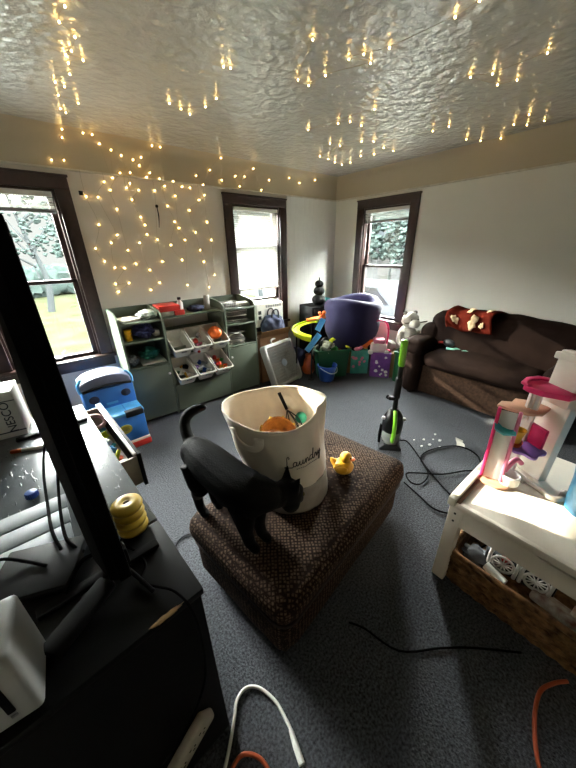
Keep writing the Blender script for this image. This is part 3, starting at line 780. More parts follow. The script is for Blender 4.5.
bm = NB(); tube(bm, [(-.16, 0, -.14), (-.03, 0, .01), (.05, 0, .09), (.1, 0, .06)], .02, 8, 5); box(bm, (-.09, 0, -.05), (.12, .05, .04), (0, R(-45), 0), .008)
solo('toy_blaster', bm, mat('dark_olive_toy', '4b5248', rough=.5), 'dark grey toy tool sticking up from the green bin', 'toy', G(-.14, .07, .46), R(-20))
bm = NB(); lathe(bm, [(.001, -.05), (.035, -.045), (.04, .02), (.02, .05), (.001, .052)], 16)
solo('toy_cup', bm, GREEN, 'small green toy cup in the green bin', 'toy', G(.02, -.09, .425), rot=(R(60), 0, 0))
bm = NB(); box(bm, (0, 0, 0), (.16, .05, .03), bev=.008); cyl(bm, (-.05, 0, .03), .02, .05)
solo('toy_part', bm, WHITEP, 'white toy piece lying across the middle of the green bin', 'toy', G(.02, .02, .435), rot=(0, R(8), R(40)))

bu = thing('bucket', 'small blue bucket with white handle on the carpet', 'bucket', (2.97, 2.745, 0))
bm = NB(); lathe(bm, [(.001, 0), (.098, 0), (.102, .004), (.136, .22), (.146, .222), (.146, .236), (.132, .236), (.098, .008), (.001, .006)], 36); obj('pail', bm, BLUE, bu, 40)
bm = NB(); tube(bm, [(-.146, -.0, .222), (-.12, -.075, .185), (-.05, -.135, .145), (.05, -.14, .145), (.12, -.08, .185), (.146, .0, .222)], .007, 8, 6); obj('handle', bm, WHITEP, bu, 60)
jg = thing('toy_jug', 'orange jug on the floor between the box fan and the green bin', 'jug', (2.955, 3.12, 0))
bm = NB(); lathe(bm, [(.001, 0), (.07, .0), (.098, .05), (.1, .12), (.075, .2), (.045, .25), (.05, .3), (.043, .3), (.038, .26), (.001, .24)], 26); obj('jug_body', bm, mat('burnt_orange_plastic', 'b4521f', rough=.4), jg, 60)
bm = NB(); tube(bm, [(.045, 0, .28), (.1, 0, .27), (.12, 0, .2), (.09, 0, .13)], .011, 8, 5); obj('handle', bm, mat('burnt_orange_plastic', 'b4521f'), jg, 60)

# race track toy
rt = thing('race_track_toy', 'yellow and blue race track toy between the box fan and the beanbag', 'toy track', (2.83, 2.99, 0), R(-39))
arc = [(.02 + .20 * math.cos(R(a)), .02 + .15 * math.sin(R(a)), .80 - .17 * max(0, (a - 70)) / 200) for a in range(55, 285, 18)]
bm = NB(); tube(bm, arc, .052, 10, 3, flat=.28); obj('curve_track', bm, LIME, rt, 60)
bm = NB(); tube(bm, [(.02 + (x - .02) * 1.24, .02 + (y - .02) * 1.26, z + .02) for x, y, z in arc], .013, 6, 3); obj('track_rim', bm, LIME, rt, 60)
bm = NB(); tube(bm, [(-.02, .17, .82), (.08, .17, .84), (.16, .14, .86)], .045, 8, 5, flat=.45); box(bm, (.2, .11, .88), (.08, .05, .06), (0, R(-20), R(10)), .012); ball(bm, (.22, .11, .935), .028, seg=12); ball(bm, (.16, .11, .93), .022, seg=10)
obj('launcher', bm, ORANGE, rt, 50)
for a, b in (((.21, .05, .86), (.125, .02, .70)), ((.15, -.04, .665), (-.03, -.10, .44))):
    bm = NB(); pa, pb = Vector(a), Vector(b); dr = (pb - pa); L_ = dr.length
    xx = dr.normalized(); yy = Vector((-.25, -.75, .5)); zz = yy; yy = zz.cross(xx).normalized(); zz = xx.cross(yy)
    t = NB(); box(t, (L_ / 2, 0, 0), (L_, .075, .008), bev=.002); [box(t, (L_ / 2, sy * .036, .01), (L_, .006, .02)) for sy in (-1, 1)]
    M = Matrix((xx, yy, zz)).transposed().to_4x4(); M.translation = pa
    put(bm, t, M); obj('ramp', bm, SKYB, rt, 30)
for x, y, z in ((.17, .12, .85), (-.17, .05, .72), (.04, -.07, .53)):
    bm = NB(); cyl(bm, (x, y, z / 2), .012, z, seg=10); cyl(bm, (x, y, .006), .05, .012, seg=18); obj('support_post', bm, DGREY, rt, 50)
bm = NB(); blob(bm, (0, 0, .2), 1.0, .3, 2.2, (.16, .13, .2), 6.0, 4)
solo('cloth_bundle', bm, NAVY, 'dark navy cloth heap on the floor under the race track', 'cloth', (2.84, 3.28, 0), smooth=60)

# cartons in front of the beanbag
def toy_box(label, m, m2, loc, rz, w, d, h, dots):
    r = thing('toy_carton', label, 'box', loc, rz)
    bm = NB(); bb(bm, -w / 2, w / 2, -d / 2, d / 2, 0, h, .004); obj('carton', bm, m, r, 30)
    bm = NB()
    for i in range(dots):
        x = random.uniform(-w * .4, w * .4); z = random.uniform(.04, h - .05); s = random.uniform(.012, .026)
        blob(bm, (x, -d / 2 - .001, z), s, .5, 2, (1, .06, 1), i * 2.3, 2)
    obj('printed_picture', bm, m2, r, 60)['kind'] = 'stuff'
    return r
TEALBOX = mat('teal_carton', '2f8f84', rough=.5, h2='53a99a', scale=9)
PURBOX = mat('purple_carton', '5a2a78', rough=.5, h2='7a3c92', scale=9)
toy_box('teal toy carton with pink print beside the green bin', TEALBOX, PINK, (3.555, 2.64, 0), R(-41), .26, .16, .37, 9)
toy_box('purple toy carton with white print beside the teal carton', PURBOX, WHITEP, (3.665, 2.33, 0), R(-58), .28, .14, .37, 10)
cr_ = thing('crate', 'dark green crate squeezed between the purple carton and the sofa', 'crate', (3.80, 2.035, 0), R(-80))
bm = NB(); w, d, h = .16, .3, .42
obj('crate_body', tub(.2, .3, .44, .95), DGREEN, cr_, 40)
bm = NB()
for i in range(7): blob(bm, (random.uniform(-.06, .06), random.uniform(-.1, .1), .43 + random.uniform(0, .03)), .035, .5, 3, (1, 1, .7), i * 4.1, 2)
obj('toy_filling', bm, mat('mixed_yellow_toys', 'b79a3d', rough=.6, h2='4a5a3a', scale=20), cr_, 50)['kind'] = 'stuff'
# the low heap of things the plush and seat stand on
bx = thing('toy_carton', 'low brown carton under the doll chair and plush', 'box', (3.86, 2.33, 0), R(-10))
bm = NB(); bb(bm, -.1, .12, -.2, .2, 0, .37, .004); obj('carton', bm, CARD, bx, 30)
ps = thing('toy_chair', 'white and pink bucket-shaped doll chair on the cartons below the window', 'doll chair', (3.68, 2.41, .37), R(-48)); ps.scale = (1.12, 1.12, 1.16)
bm = NB()
SEATP = mat('white_pink_seat', 'e6dcd8', rough=.5, h2='e8c8cc', scale=10)
prism(bm, [(-.105, 0), (.105, 0), (.115, .2), (.105, .3), (.06, .37), (-.06, .37), (-.105, .3), (-.115, .2)], .03, TR((0, .06, 0), (R(-8), 0, 0)), .01); obj('seat_back', bm, SEATP, ps, 50)
bm = NB(); tube(bm, [(-.112, .052, .05), (-.118, .03, .2), (-.1, .012, .31), (-.05, .004, .375), (.05, .004, .375), (.1, .012, .31), (.118, .03, .2), (.112, .052, .05)], .012, 8, 5); obj('pink_trim', bm, HOTPINK, ps, 60)
bm = NB(); soft(bm, (0, -.02, .06), (.2, .2, .12), .04); obj('seat_shell', bm, SEATP, ps, 60)
bm = NB(); soft(bm, (0, -.05, .145), (.15, .13, .06), .025, wob=.006, wsc=20); obj('pink_pad', bm, PINK, ps, 60)
for x in (-.1, .1):
    bm = NB(); blob(bm, (x, -.1, .01), .03, .3, 3, (1.2, 1, 1), x * 30, 2); obj('bootie', bm, WHITEC, ps, 60)
PLUSH = mat('white_plush', 'cfc7ba', rough=.95, bump=.8, bscale=90, sheen=.5)
pl = thing('plush_toy', 'white plush animal with a striped muzzle strap beside the sofa arm', 'plush toy', (3.80, 2.05, .455), R(-120)); pl.scale = (1.1, 1.1, 1.05)
bm = NB(); blob(bm, (0, 0, .15), 1.0, .1, 3, (.13, .12, .17), 2.0, 4); obj('body', bm, PLUSH, pl, 60)
bm = NB(); blob(bm, (.02, 0, .39), 1.0, .08, 3, (.095, .1, .1), 3.0, 4); blob(bm, (.105, .01, .36), 1.0, .08, 3, (.065, .065, .055), 5.0, 3)
hd = obj('head', bm, PLUSH, pl, 60)
for y in (-.065, .065):
    bm = NB(); ball(bm, (.0, y, .475), .028, (.7, 1, 1), seg=12); obj('ear', bm, mat('grey_plush', '8a8378', rough=.95, bump=.5), hd, 60)
bm = NB(); ball(bm, (.1, .05, .41), .009, seg=8); obj('eye', bm, BLACK, hd, 60)
bm = NB(); ball(bm, (.1, -.035, .41), .009, seg=8); obj('eye', bm, BLACK, hd, 60)
for y, a in ((-.13, -30), (.13, 30)):
    bm = NB(); tube(bm, [(.02, y * .7, .23), (.06, y, .15), (.12, y * .9, .1)], .04, 8, 4, radii=[.05, .045, .035]); obj('arm', bm, PLUSH, pl, 60)
bm = NB(); tube(bm, [(-.02, -.085, .37), (.07, -.08, .365), (.11, 0, .385), (.09, .075, .37), (.06, .2, .372)], .008, 6, 5); obj('strap', bm, mat('brown_stick', '4a3a2c'), hd, 60)
bm = NB(); blob(bm, (0, 0, .06), 1.0, .35, 2.5, (.075, .075, .07), 8.0, 3)
solo('plush_toy', bm, WHITEC, 'small white soft toy under the window beside the doll chair', 'plush toy', (3.88, 2.335, .37), smooth=60)
tt = thing('toy_truck', 'orange toy truck on the teal carton in front of the beanbag', 'toy truck', (3.54, 2.60, .37), R(-40)); tt.scale = (1.15, 1.0, 1.45)
bm = NB(); prism(bm, [(-.16, .03), (.17, .03), (.17, .1), (.09, .12), (.05, .17), (-.02, .17), (-.04, .11), (-.16, .13)], .11, TR((0, -.055, 0)), .008); obj('truck_body', bm, ORANGE, tt, 40)
for x in (-.1, .1):
    for y in (-.055, .055):
        bm = NB(); cyl(bm, (x, y, .032), .032, .022, (PI / 2, 0, 0), 18, bev=.004); obj('wheel', bm, BLACK, tt, 40)
bm = NB(); ball(bm, (0, 0, .032), .032, (1.6, 1, 1)); ball(bm, (.05, 0, .05), .028)
solo('doll', bm, PINK, 'pink baby doll lying at the front edge of the teal carton', 'doll', (3.447, 2.60, .37), R(-40), smooth=60)
bm = NB(); bb(bm, -.08, .08, -.07, .07, 0, .46, .004)
solo('toy_carton', bm, CARD, 'plain brown carton tucked behind the teal carton', 'box', (3.475, 2.735, 0), R(-40))
bm = NB(); box(bm, (0, 0, .05), (.11, .09, .1), (0, 0, .3), .012); cyl(bm, (0, 0, .11), .024, .03); ball(bm, (.03, -.02, .12), .03, seg=10)
solo('toy_block', bm, mat('lilac_plastic', '9a86b8', rough=.5), 'lilac toy block between the green bin and the orange truck', 'toy block', (3.475, 2.735, .46), R(20))
for i, (m, lb, loc, k) in enumerate(((PINK, 'pink soft toy behind the pink doll on the teal carton', (3.50, 2.655, .37), 2), (RED, 'red toy car wedged behind the orange truck', (3.60, 2.545, .45), 3),
        (WHITEC, 'white soft toy at the front of the purple carton', (3.62, 2.40, .37), 2), (YELLOW, 'yellow toy between the orange truck and the doll chair', (3.625, 2.49, .40), 1), (HOTPINK, 'hot pink toy on the corner of the purple carton', (3.70, 2.255, .40), 1))):
    bm = NB()
    if k == 2: blob(bm, (0, 0, .03), .045, .25, 3, (1.2, 1, .8), i * 5.0, 3); ball(bm, (.03, 0, .075), .03, seg=12)
    elif k == 3: small_toy(3, .09, bm)
    else: small_toy(1, .07, bm)
    solo('toy', bm, m, lb, 'toy', loc, R(-40), rot=(0, 0, R(-40 + 30 * i)), smooth=60)
bm = NB(); soft(bm, (0, 0, .2), (.17, .14, .4), .05, wob=.02, wsc=6)
solo('toy_sack', bm, mat('red_toy_sack', '8a2f33', rough=.8, h2='c0563c', scale=14), 'red and orange cloth toy sack between the green bin and the beanbag', 'sack', (3.42, 2.88, 0), smooth=60)
bm = NB(); lathe(bm, [(.001, 0), (.02, 0), (.016, .04), (.001, .045)], 14); ball(bm, (0, 0, .062), .028, seg=14)
solo('toy_figure', bm, HOTPINK, 'small red-pink toy figure on top of the red cloth sack', 'toy figure', (3.405, 2.87, .4), smooth=60)
bm = NB(); ball(bm, (0, 0, .055), .055, (1.3, 1, .9))
solo('toy_ball', bm, mat('mustard_plush', 'd6b048', rough=.9), 'mustard yellow soft ball behind the orange truck', 'ball', (3.61, 2.56, .37), smooth=60)

# ------------------------------------------------------------------ sofa
SOFAM = mat('dark_brown_microfiber', '231814', rough=.85, h2='1a110e', scale=5, spec=.06, bump=.06, bscale=140)
SOFAF = mat('brown_ribbed_fabric', '35271f', rough=.95, h2='211712', scale=40, spec=.05, bump=.3, bscale=180)
so_ = thing('sofa', 'dark brown loveseat against the white panelled wall', 'sofa', (3.45, 1.03, 0))
so_.scale = (.90, 1, 1)
def wobf(amp, sc, seed):
    def f(p):
        return p + noise.noise_vector(p * sc + Vector((seed, 0, 0))) * amp
    return f
bm = NB(); soft(bm, (.30, 0, .235), (.52, 1.30, .37), .03, cuts=8, fn=wobf(.006, 3, 1)); obj('base', bm, SOFAF, so_, 60)
bm = NB(); soft(bm, (.235, .0, .50), (.50, 1.17, .20), .085, cuts=14, puff=.035, fn=wobf(.018, 3.5, 4)); obj('seat_cushion', bm, SOFAM, so_, 180)
def backf(p):
    p = p + noise.noise_vector(p * 3.2 + Vector((3, 1, 0))) * .022
    if p.z > 0: p.z += .03 * math.cos(p.y * 3.0) - .02 * math.exp(-((p.y + .05) / .09) ** 2)
    return p
bm = NB(); soft(bm, (.46, -.02, .76), (.24, 1.48, .56), .11, cuts=16, puff=.03, fn=backf, rot=(0, R(6), 0)); obj('backrest', bm, SOFAM, so_, 180)
for sy, nm in ((1, 5), (-1, 9)):
    bm = NB()
    soft(bm, (.24, sy * .715, .36), (.60, .235, .66), .1, cuts=12, puff=.015, fn=wobf(.014, 4, nm))
    soft(bm, (.21, sy * .715, .635), (.62, .275, .20), .095, cuts=12, puff=.01, fn=wobf(.014, 4, nm + 3))
    if sy > 0: soft(bm, (.40, sy * .70, .74), (.22, .22, .26), .1, cuts=10, fn=wobf(.02, 4, nm + 6))
    obj('arm', bm, SOFAM, so_, 180)
for x in (.06, .5):
    for y in (-.72, .72):
        bm = NB(); cyl(bm, (x, y, .025), .028, .05, r2=.034, seg=14); obj('foot', bm, BLACK, so_, 40)
BLK = mat('red_patterned_fleece', '52190f', rough=.95, spec=.05, h2='42140c', scale=7, bump=.25, bscale=120)
bl = thing('blanket', 'red throw with cream animal shapes folded over the sofa back', 'blanket', (3.79, 1.27, .0))
def blf(u, v):
    y = .24 - .48 * u + .03 * math.sin(v * 5); s = v
    if s < .45: x, z = -.115 - .0 + .03 * s, .87 + .19 * (s / .45)
    else: x, z = -.10 + .26 * (s - .45) / .55, 1.06 + .035 * math.sin((s - .45) / .55 * PI)
    w = .012 * math.sin(u * 13 + v * 3) + .01 * math.sin(v * 9 + u * 4)
    return Vector((x - w, y, z + w * .8 + .012 * math.cos(u * 7)))
bm = NB(); sheet(bm, blf, 26, 18, .012); obj('throw', bm, BLK, bl, 180)
for u, v, su, sv in ((.22, .28, .07, .13), (.62, .25, .1, .17), (.45, .62, .07, .12), (.85, .6, .05, .1), (.8, .2, .04, .08)):
    def pf(a, b, u=u, v=v, su=su, sv=sv):
        an = a * 2 * PI; k = b * (1 + .3 * math.sin(2 * an + u * 9) + .22 * math.sin(5 * an + v * 20)); p = blf(u + su * k * math.cos(an), v + sv * k * math.sin(an))
        return p + Vector((-.012 if v < .5 else -.004, 0, .003 if v < .5 else .011))
    bm = NB(); sheet(bm, pf, 18, 3, .003); obj('cream_motif', bm, mat('cream_fleece', 'd8bd97', rough=.9), bl, 180)
bm = NB(); soft(bm, (0, 0, .014), (.10, .32, .022), .010, cuts=12, wob=.022, wsc=16)
o = solo('plastic_packet', bm, mat('teal_white_packet', 'a9cfc6', rough=.45, h2='58a896', scale=22), 'pale teal crumpled packet lying on the sofa seat', 'packet', (3.70, 1.30, .615), R(12), smooth=60)
hb = thing('hairbrush', 'dark round hairbrush with red tip on the sofa seat behind the packet', 'hairbrush', (3.76, 1.46, .635))
bm = NB(); ball(bm, (0, 0, .045), .075, (.7, 1.1, .7)); obj('brush_head', bm, DGREY, hb, 60)
bm = NB(); tube(bm, [(-.01, .05, .04), (-.02, .1, .035), (-.025, .13, .03)], .014, 8, 4); obj('tip', bm, RED, hb, 60)

# ------------------------------------------------------------------ stick vacuum and cord
VG = mat('lime_green_vacuum', '6cae1c', rough=.35, var=.05)
va = thing('stick_vacuum', 'black and lime green stick vacuum standing behind the ottoman', 'vacuum cleaner', (2.24, 1.22, 0), R(-50)); va.scale = (1.22, 1.22, .98)
bm = NB(); prism(bm, [(-.085, 0), (.085, 0), (.08, .03), (.05, .06), (-.05, .06), (-.08, .03)], .11, TR((0, -.06, .004)), .008); obj('floor_head', bm, DGREY, va, 40)
bm = NB(); lathe(bm, [(.03, .05), (.062, .075), (.072, .12), (.072, .2)], 28); obj('dust_cup', bm, mat('clear_grey_plastic', '9a9d98', rough=.15, trans=.3), va, 60)
bm = NB(); lathe(bm, [(.072, .2), (.076, .21), (.076, .3), (.066, .36), (.045, .4), (.028, .42), (.001, .425)], 28); obj('motor_body', bm, BLACKG, va, 60)
bm = NB(); tube(bm, [(0, -.078, .13), (0, -.092, .2), (0, -.09, .3), (0, -.062, .38), (0, -.03, .42)], .024, 10, 5, flat=.6); obj('grip_strip', bm, VG, va, 60)
for x in (-.07, .07):
    bm = NB(); box(bm, (x, -.02, .335), (.03, .02, .03), bev=.006); obj('latch', bm, WHITEP, va, 40)
bm = NB(); tube(bm, [(0, 0, .4), (0, .0, .86)], .018, 10, 1); obj('wand_tube', bm, BLACK, va, 60)
bm = NB(); box(bm, (-.03, -.01, .54), (.05, .03, .035), bev=.006); tube(bm, [(-.05, -.01, .53), (-.07, -.02, .55), (-.06, -.02, .575)], .008, 6, 3); obj('cord_hook', bm, BLACK, va, 40)
bm = NB(); box(bm, (0, 0, .64), (.046, .05, .2), bev=.012); obj('control_handle', bm, BLACK, va, 40)
bm = NB(); box(bm, (0, 0, .965), (.045, .045, .24), bev=.014); obj('handle_grip', bm, VG, va, 40)
bm = NB(); tube(bm, [(-.08, .01, .04), (-.085, 0, .13), (-.08, 0, .25)], .011, 8, 3); obj('side_tube', bm, RUBBER, va, 60)
cords = [(2.34, 1.26, .012), (2.40, 1.20, .012), (2.42, 1.12, .012), (2.2, .82, .012), (2.10, .66, .012), (2.0, .5, .012), (1.80, .36, .012), (1.62, .28, .012), (1.9, .2, .012), (2.15, .28, .012), (2.42, .46, .012), (2.70, .6, .012), (2.74, .76, .012), (2.62, .87, .012), (2.42, .94, .012), (2.28, .92, .012), (2.14, .78, .018),
         (1.99, .76, .012), (1.94, .82, .012), (2.0, .9, .012), (2.06, .86, .018), (2.22, .7, .018), (2.44, .57, .018), (2.52, .42, .012), (2.35, .3, .012), (2.1, .36, .012), (1.92, .42, .012), (1.82, .56, .012), (1.86, .72, .012), (1.90, .86, .012)]
bm = NB(); tube(bm, cords, .0062, 6, 6)
solo('electric_cable', bm, RUBBER, 'black cord looped on the carpet between the ottoman and the white table', 'cord', smooth=180)
bm = NB(); sheet(bm, lambda u, v: Vector((-.06 + .12 * u, -.035 + .07 * v, .004 + .025 * u * v + .008 * math.sin(u * 6))), 6, 4, .001)
solo('paper_scrap', bm, PAPER, 'small white paper scrap on the carpet near the sofa', 'paper', (2.80, .80, 0), R(30), smooth=60)
for i, (x, y) in enumerate(((2.52, 1.12), (2.6, 1.06), (2.56, .98), (2.67, 1.0), (2.48, 1.02), (2.7, .95), (2.6, .9), (2.77, 1.03))):
    bm = NB(); blob(bm, (0, 0, .003), .009 + .004 * (i % 3), .5, 3, (1.2, .8, .35), i * 3.3, 2)
    solo('paper_crumb', bm, WHITEC, 'tiny white crumb on the carpet beside the vacuum', 'crumb', (x, y, 0), group='white crumbs on the carpet', smooth=60)
bm = NB(); tube(bm, [(.78, .5, .008), (.82, .43, .008), (.87, .27, .008), (1.03, .15, .008), (1.15, .05, .008), (1.3, -.1, .008)], .005, 6, 5)
solo('electric_cable', bm, RUBBER, 'thin black cord on the dark carpet in front of the ottoman', 'cord', smooth=180)

# ------------------------------------------------------------------ ottoman
OT = .47
ot = thing('ottoman', 'large brown woven ottoman in the middle of the room', 'ottoman', (.952, .992, 0), R(8.8))
def otf(amp, sc, seed):
    def f(p): return p + noise.noise_vector(p * sc + Vector((seed, 0, 0))) * amp
    return f
bm = NB(); soft(bm, (0, 0, .18), (1.19, .69, .27), .06, cuts=12, fn=otf(.006, 4, 2)); obj('base', bm, OTTO, ot, 180)
bm = NB(); soft(bm, (0, 0, OT - .085), (1.235, .735, .17), .075, cuts=16, puff=.006, fn=otf(.006, 4, 6)); obj('lid_cushion', bm, OTTO, ot, 180)
bm = NB()
pw = []
for sx, sy, a0 in ((1, 1, 0), (-1, 1, 90), (-1, -1, 180), (1, -1, 270)):
    for j in range(5):
        an = R(a0 + 22.5 * j); pw.append((sx * (.60 - .07) + .07 * math.cos(an), sy * (.352 - .07) + .07 * math.sin(an), OT - .168))
tube(bm, pw, .009, 6, 1, True); obj('welt', bm, mat('dark_brown_welt', '2c1f19', rough=.8), ot, 60)
for x in (-.52, .52):
    for y in (-.27, .27):
        bm = NB(); cyl(bm, (x, y, .025), .025, .05, r2=.032, seg=14); obj('foot', bm, BLACK, ot, 40)

# ------------------------------------------------------------------ laundry hamper
HAM = mat('cream_canvas', 'efe5d6', rough=.85, var=.03, bump=.12, bscale=220)
HAMG = mat('grey_canvas', '989087', rough=.9, bump=.15, bscale=220)
HZ = OT + .004
HH = .53
hb_, ht_ = Vector((.87, 1.055, HZ)), Vector((.805, 1.135, HZ + HH))
RB, RT_ = .215, .252
ha = thing('laundry_hamper', 'cream canvas laundry hamper with a grey base band on the ottoman', 'hamper', tuple(hb_))
def hpt(a, t, off=0.0):
    c = (ht_ - hb_) * t
    r = RB + (RT_ - RB) * t + off
    ear = .05 * math.exp(-((math.atan2(math.sin(a - R(-28)), math.cos(a - R(-28)))) / .28) ** 2) * t * t   # corner that sticks out at the rim
    dent = -.045 * math.exp(-((math.atan2(math.sin(a - R(205)), math.cos(a - R(205)))) / .3) ** 2) * math.exp(-((t - .66) / .2) ** 2)
    n = .010 * noise.noise(Vector((math.cos(a) * 2.3, math.sin(a) * 2.3, t * 5 + 3))) + .004 * noise.noise(Vector((math.cos(a) * 7, math.sin(a) * 7, t * 12)))
    r += ear + dent + n
    z = .018 * math.sin(2 * a + 2.2) * t ** 4
    return c + Vector((r * math.cos(a), r * math.sin(a), z))
NA = 72
def hsurf(t0, t1, nt, off, th):
    bm = NB()
    rings = [[hpt(2 * PI * i / NA, t0 + (t1 - t0) * j / nt, off) for i in range(NA)] for j in range(nt + 1)]
    rings += [[hpt(2 * PI * i / NA, t1 + (t0 - t1) * j / nt, off - th) for i in range(NA)] for j in range(nt + 1)]
    rings.append(rings[0])
    loft(bm, rings, caps=False); bmesh.ops.remove_doubles(bm, verts=bm.verts, dist=1e-6)
    return bm
obj('canvas_wall', hsurf(0.0, 1.0, 26, 0, .007), HAM, ha, 180)
obj('grey_band', hsurf(0.004, .30, 8, .003, .0035), HAMG, ha, 180)['label'] = 'grey lower band'
bm = NB(); tube(bm, [hpt(2 * PI * i / NA, 1.0, -.003) for i in range(NA)], .0055, 8, 1, True); obj('rim_piping', bm, HAM, ha, 180)
bm = NB(); lathe(bm, [(.001, 0), (RB - .012, 0), (RB - .012, .006), (.001, .006)], 40); obj('bottom', bm, HAMG, ha, 40)
# carry handle folded against the side
bm = NB()
hp = [hpt(R(184), .93, .002), hpt(R(187), .84, .014), hpt(R(196), .78, .03), hpt(R(206), .775, .032), hpt(R(215), .83, .014), hpt(R(218), .92, .002)]
tube(bm, hp, .024, 10, 5, flat=.28); obj('handle', bm, HAM, ha, 180)
# the word Laundry in looping pen strokes, laid on the curved canvas
ST = [ # strokes: (x, y) in letter units
 [(.40, .92), (.46, 1.06), (.36, 1.14), (.26, .98), (.20, .6), (.12, .2), (.02, .03), (-.08, .08), (.04, .12), (.3, .02), (.56, -.02), (.7, .1)],
 [(1.0, .42), (.85, .5), (.7, .36), (.68, .14), (.8, .02), (.94, .16), (1.02, .45), (.98, .1), (1.08, .04), (1.2, .2)],
 [(1.2, .2), (1.3, .46), (1.28, .1), (1.4, .02), (1.56, .2), (1.62, .46), (1.6, .1), (1.7, .04), (1.82, .24)],
 [(1.82, .24), (1.92, .46), (1.9, .04), (1.98, .34), (2.12, .46), (2.2, .3), (2.18, .08), (2.28, .04), (2.4, .2)],
 [(2.74, .42), (2.6, .5), (2.44, .36), (2.42, .14), (2.54, .02), (2.7, .2), (2.86, 1.1), (2.78, .6), (2.74, .1), (2.86, .04), (2.98, .24)],
 [(2.98, .24), (3.08, .48), (3.1, .38), (3.22, .42), (3.2, .1), (3.3, .04), (3.42, .22)],
 [(3.42, .22), (3.5, .46), (3.5, .14), (3.62, .04), (3.76, .22), (3.82, .46), (3.78, -.1), (3.66, -.48), (3.5, -.4), (3.66, -.1), (3.98, .2)]]
bm = NB()
A0 = R(-121); U = .060
def hxy(x, y): 
    a = A0 + x * U * 1.0 / .245; t = .585 + y * U / HH
    return hpt(a, t, .0022)
for s in ST:
    P = smooth_path([(x, y, 0) for x, y in s], 6)
    tube(bm, [hxy(p.x, p.y) for p in P], .0024, 5, 1)
obj('lettering', bm, mat('dark_grey_print', '4c4744', rough=.8), ha, 180)
bm = NB()
for i in range(13):
    x = .9 + i * .19; tube(bm, [hxy(x, -.34), hxy(x + .04, -.24), hxy(x + .09, -.34), hxy(x + .12, -.26)], .0012, 4, 2)
obj('fine_print', bm, mat('grey_print', '8a827c', rough=.8), ha, 180)
# what lies in the hamper
bkt = thing('wicker_bowl', 'orange-tan wicker bowl inside the laundry hamper', 'bowl', (.80, 1.10, .80), rot=(R(38), R(-12), 0))
bm = NB(); lathe(bm, [(.001, 0), (.06, .0), (.085, .02), (.097, .06), (.1, .1), (.094, .1), (.09, .06), (.06, .008), (.001, .008)], 32); obj('bowl_wall', bm, mat('orange_wicker', 'b7762e', rough=.6, h2='8a4f1a', scale=30, bump=.3), bkt, 60)
bm = NB()
for k in range(9):
    a = 2 * PI * k / 9
    tube(bm, [(math.cos(a) * r, math.sin(a) * r, z) for r, z in ((.064, .0), (.087, .02), (.099, .06), (.102, .1))], .007, 6, 3)
obj('yellow_stripe', bm, mat('straw_yellow', 'd2a945', rough=.6), bkt, 60)
wr_ = thing('egg_whisk', 'dark wire whisk with black handle inside the laundry hamper', 'whisk', (.955, 1.10, .80), rot=(R(-35), R(25), R(30)))
bm = NB(); tube(bm, [(0, 0, .13), (0, 0, .24)], .013, 10, 3, radii=[.01, .014, .011]); obj('handle', bm, BLACK, wr_, 60)
for k in range(4):
    a = PI * k / 4; bm = NB()
    tube(bm, [(0, 0, .13), (.04 * math.cos(a), .04 * math.sin(a), .06), (.04 * math.cos(a), .04 * math.sin(a), .0), (0, 0, -.03), (-.04 * math.cos(a), -.04 * math.sin(a), .0), (-.04 * math.cos(a), -.04 * math.sin(a), .06), (0, 0, .13)], .003, 6, 5)
    obj('wire_loop', bm, DGREY, wr_, 60)
bm = NB(); ball(bm, (0, 0, 0), .035); solo('toy_ball', bm, mat('sea_green_plastic', '1f8f76', rough=.4), 'sea-green ball inside the laundry hamper', 'ball', (1.015, 1.13, .845), smooth=60)
bm = NB(); blob(bm, (0, 0, .15), 1.0, .18, 2.4, (.185, .185, .17), 9.0, 4)
solo('laundry', bm, mat('beige_laundry', 'a8957f', rough=.9, h2='77685c', scale=5, bump=.2), 'heap of beige laundry filling the hamper under the bowl', 'laundry', (.855, 1.10, HZ + .012), smooth=60)

# ------------------------------------------------------------------ yellow duck
dk = thing('rubber_duck', 'yellow rubber duck standing on the brown ottoman', 'duck', (1.19, .93, OT - .002), R(-55))
DUCK = mat('worn_yellow_vinyl', 'd3a31a', rough=.5, h2='b87f14', scale=16)
bm = NB(); blob(bm, (0, 0, .05), 1.0, .06, 2, (.062, .055, .052), 1.0, 4)
tube(bm, [(-.04, 0, .06), (-.065, 0, .08), (-.078, 0, .1)], .02, 8, 3, radii=[.03, .018, .004]); obj('body', bm, DUCK, dk, 60)
bm = NB(); ball(bm, (.012, 0, .118), .036, seg=20); obj('head', bm, DUCK, dk, 60)
bm = NB(); ball(bm, (.05, 0, .112), .017, (1.1, 1.1, .4), seg=12); obj('bill', bm, ORANGE, dk, 60)
for y in (-.014, .014):
    bm = NB(); ball(bm, (.042, y * 1.3, .128), .005, seg=8); obj('eye', bm, BLACK, dk, 60)
for y in (-1, 1):
    bm = NB(); ball(bm, (-.005, y * .05, .055), .036, (1.1, .4, .7), (0, R(-15), 0), 14); obj('wing', bm, DUCK, dk, 60)

# ------------------------------------------------------------------ black cat
FUR = mat('black_fur', '040404', rough=.7, var=.2, scale=30, bump=.25, bscale=140, spec=.12, sheen=.02)
B = Vector((.45, 1.05, OT))
def ct(pts): return [(x - B.x, y - B.y, z) for x, y, z in pts]
bm = NB()
def limb(pts, radii, n=6): tube(bm, ct(pts), .03, 16, n, radii=radii)
def joint(p, r, sc=(1, 1, 1)): ball(bm, ct([p])[0], r, sc, seg=20)
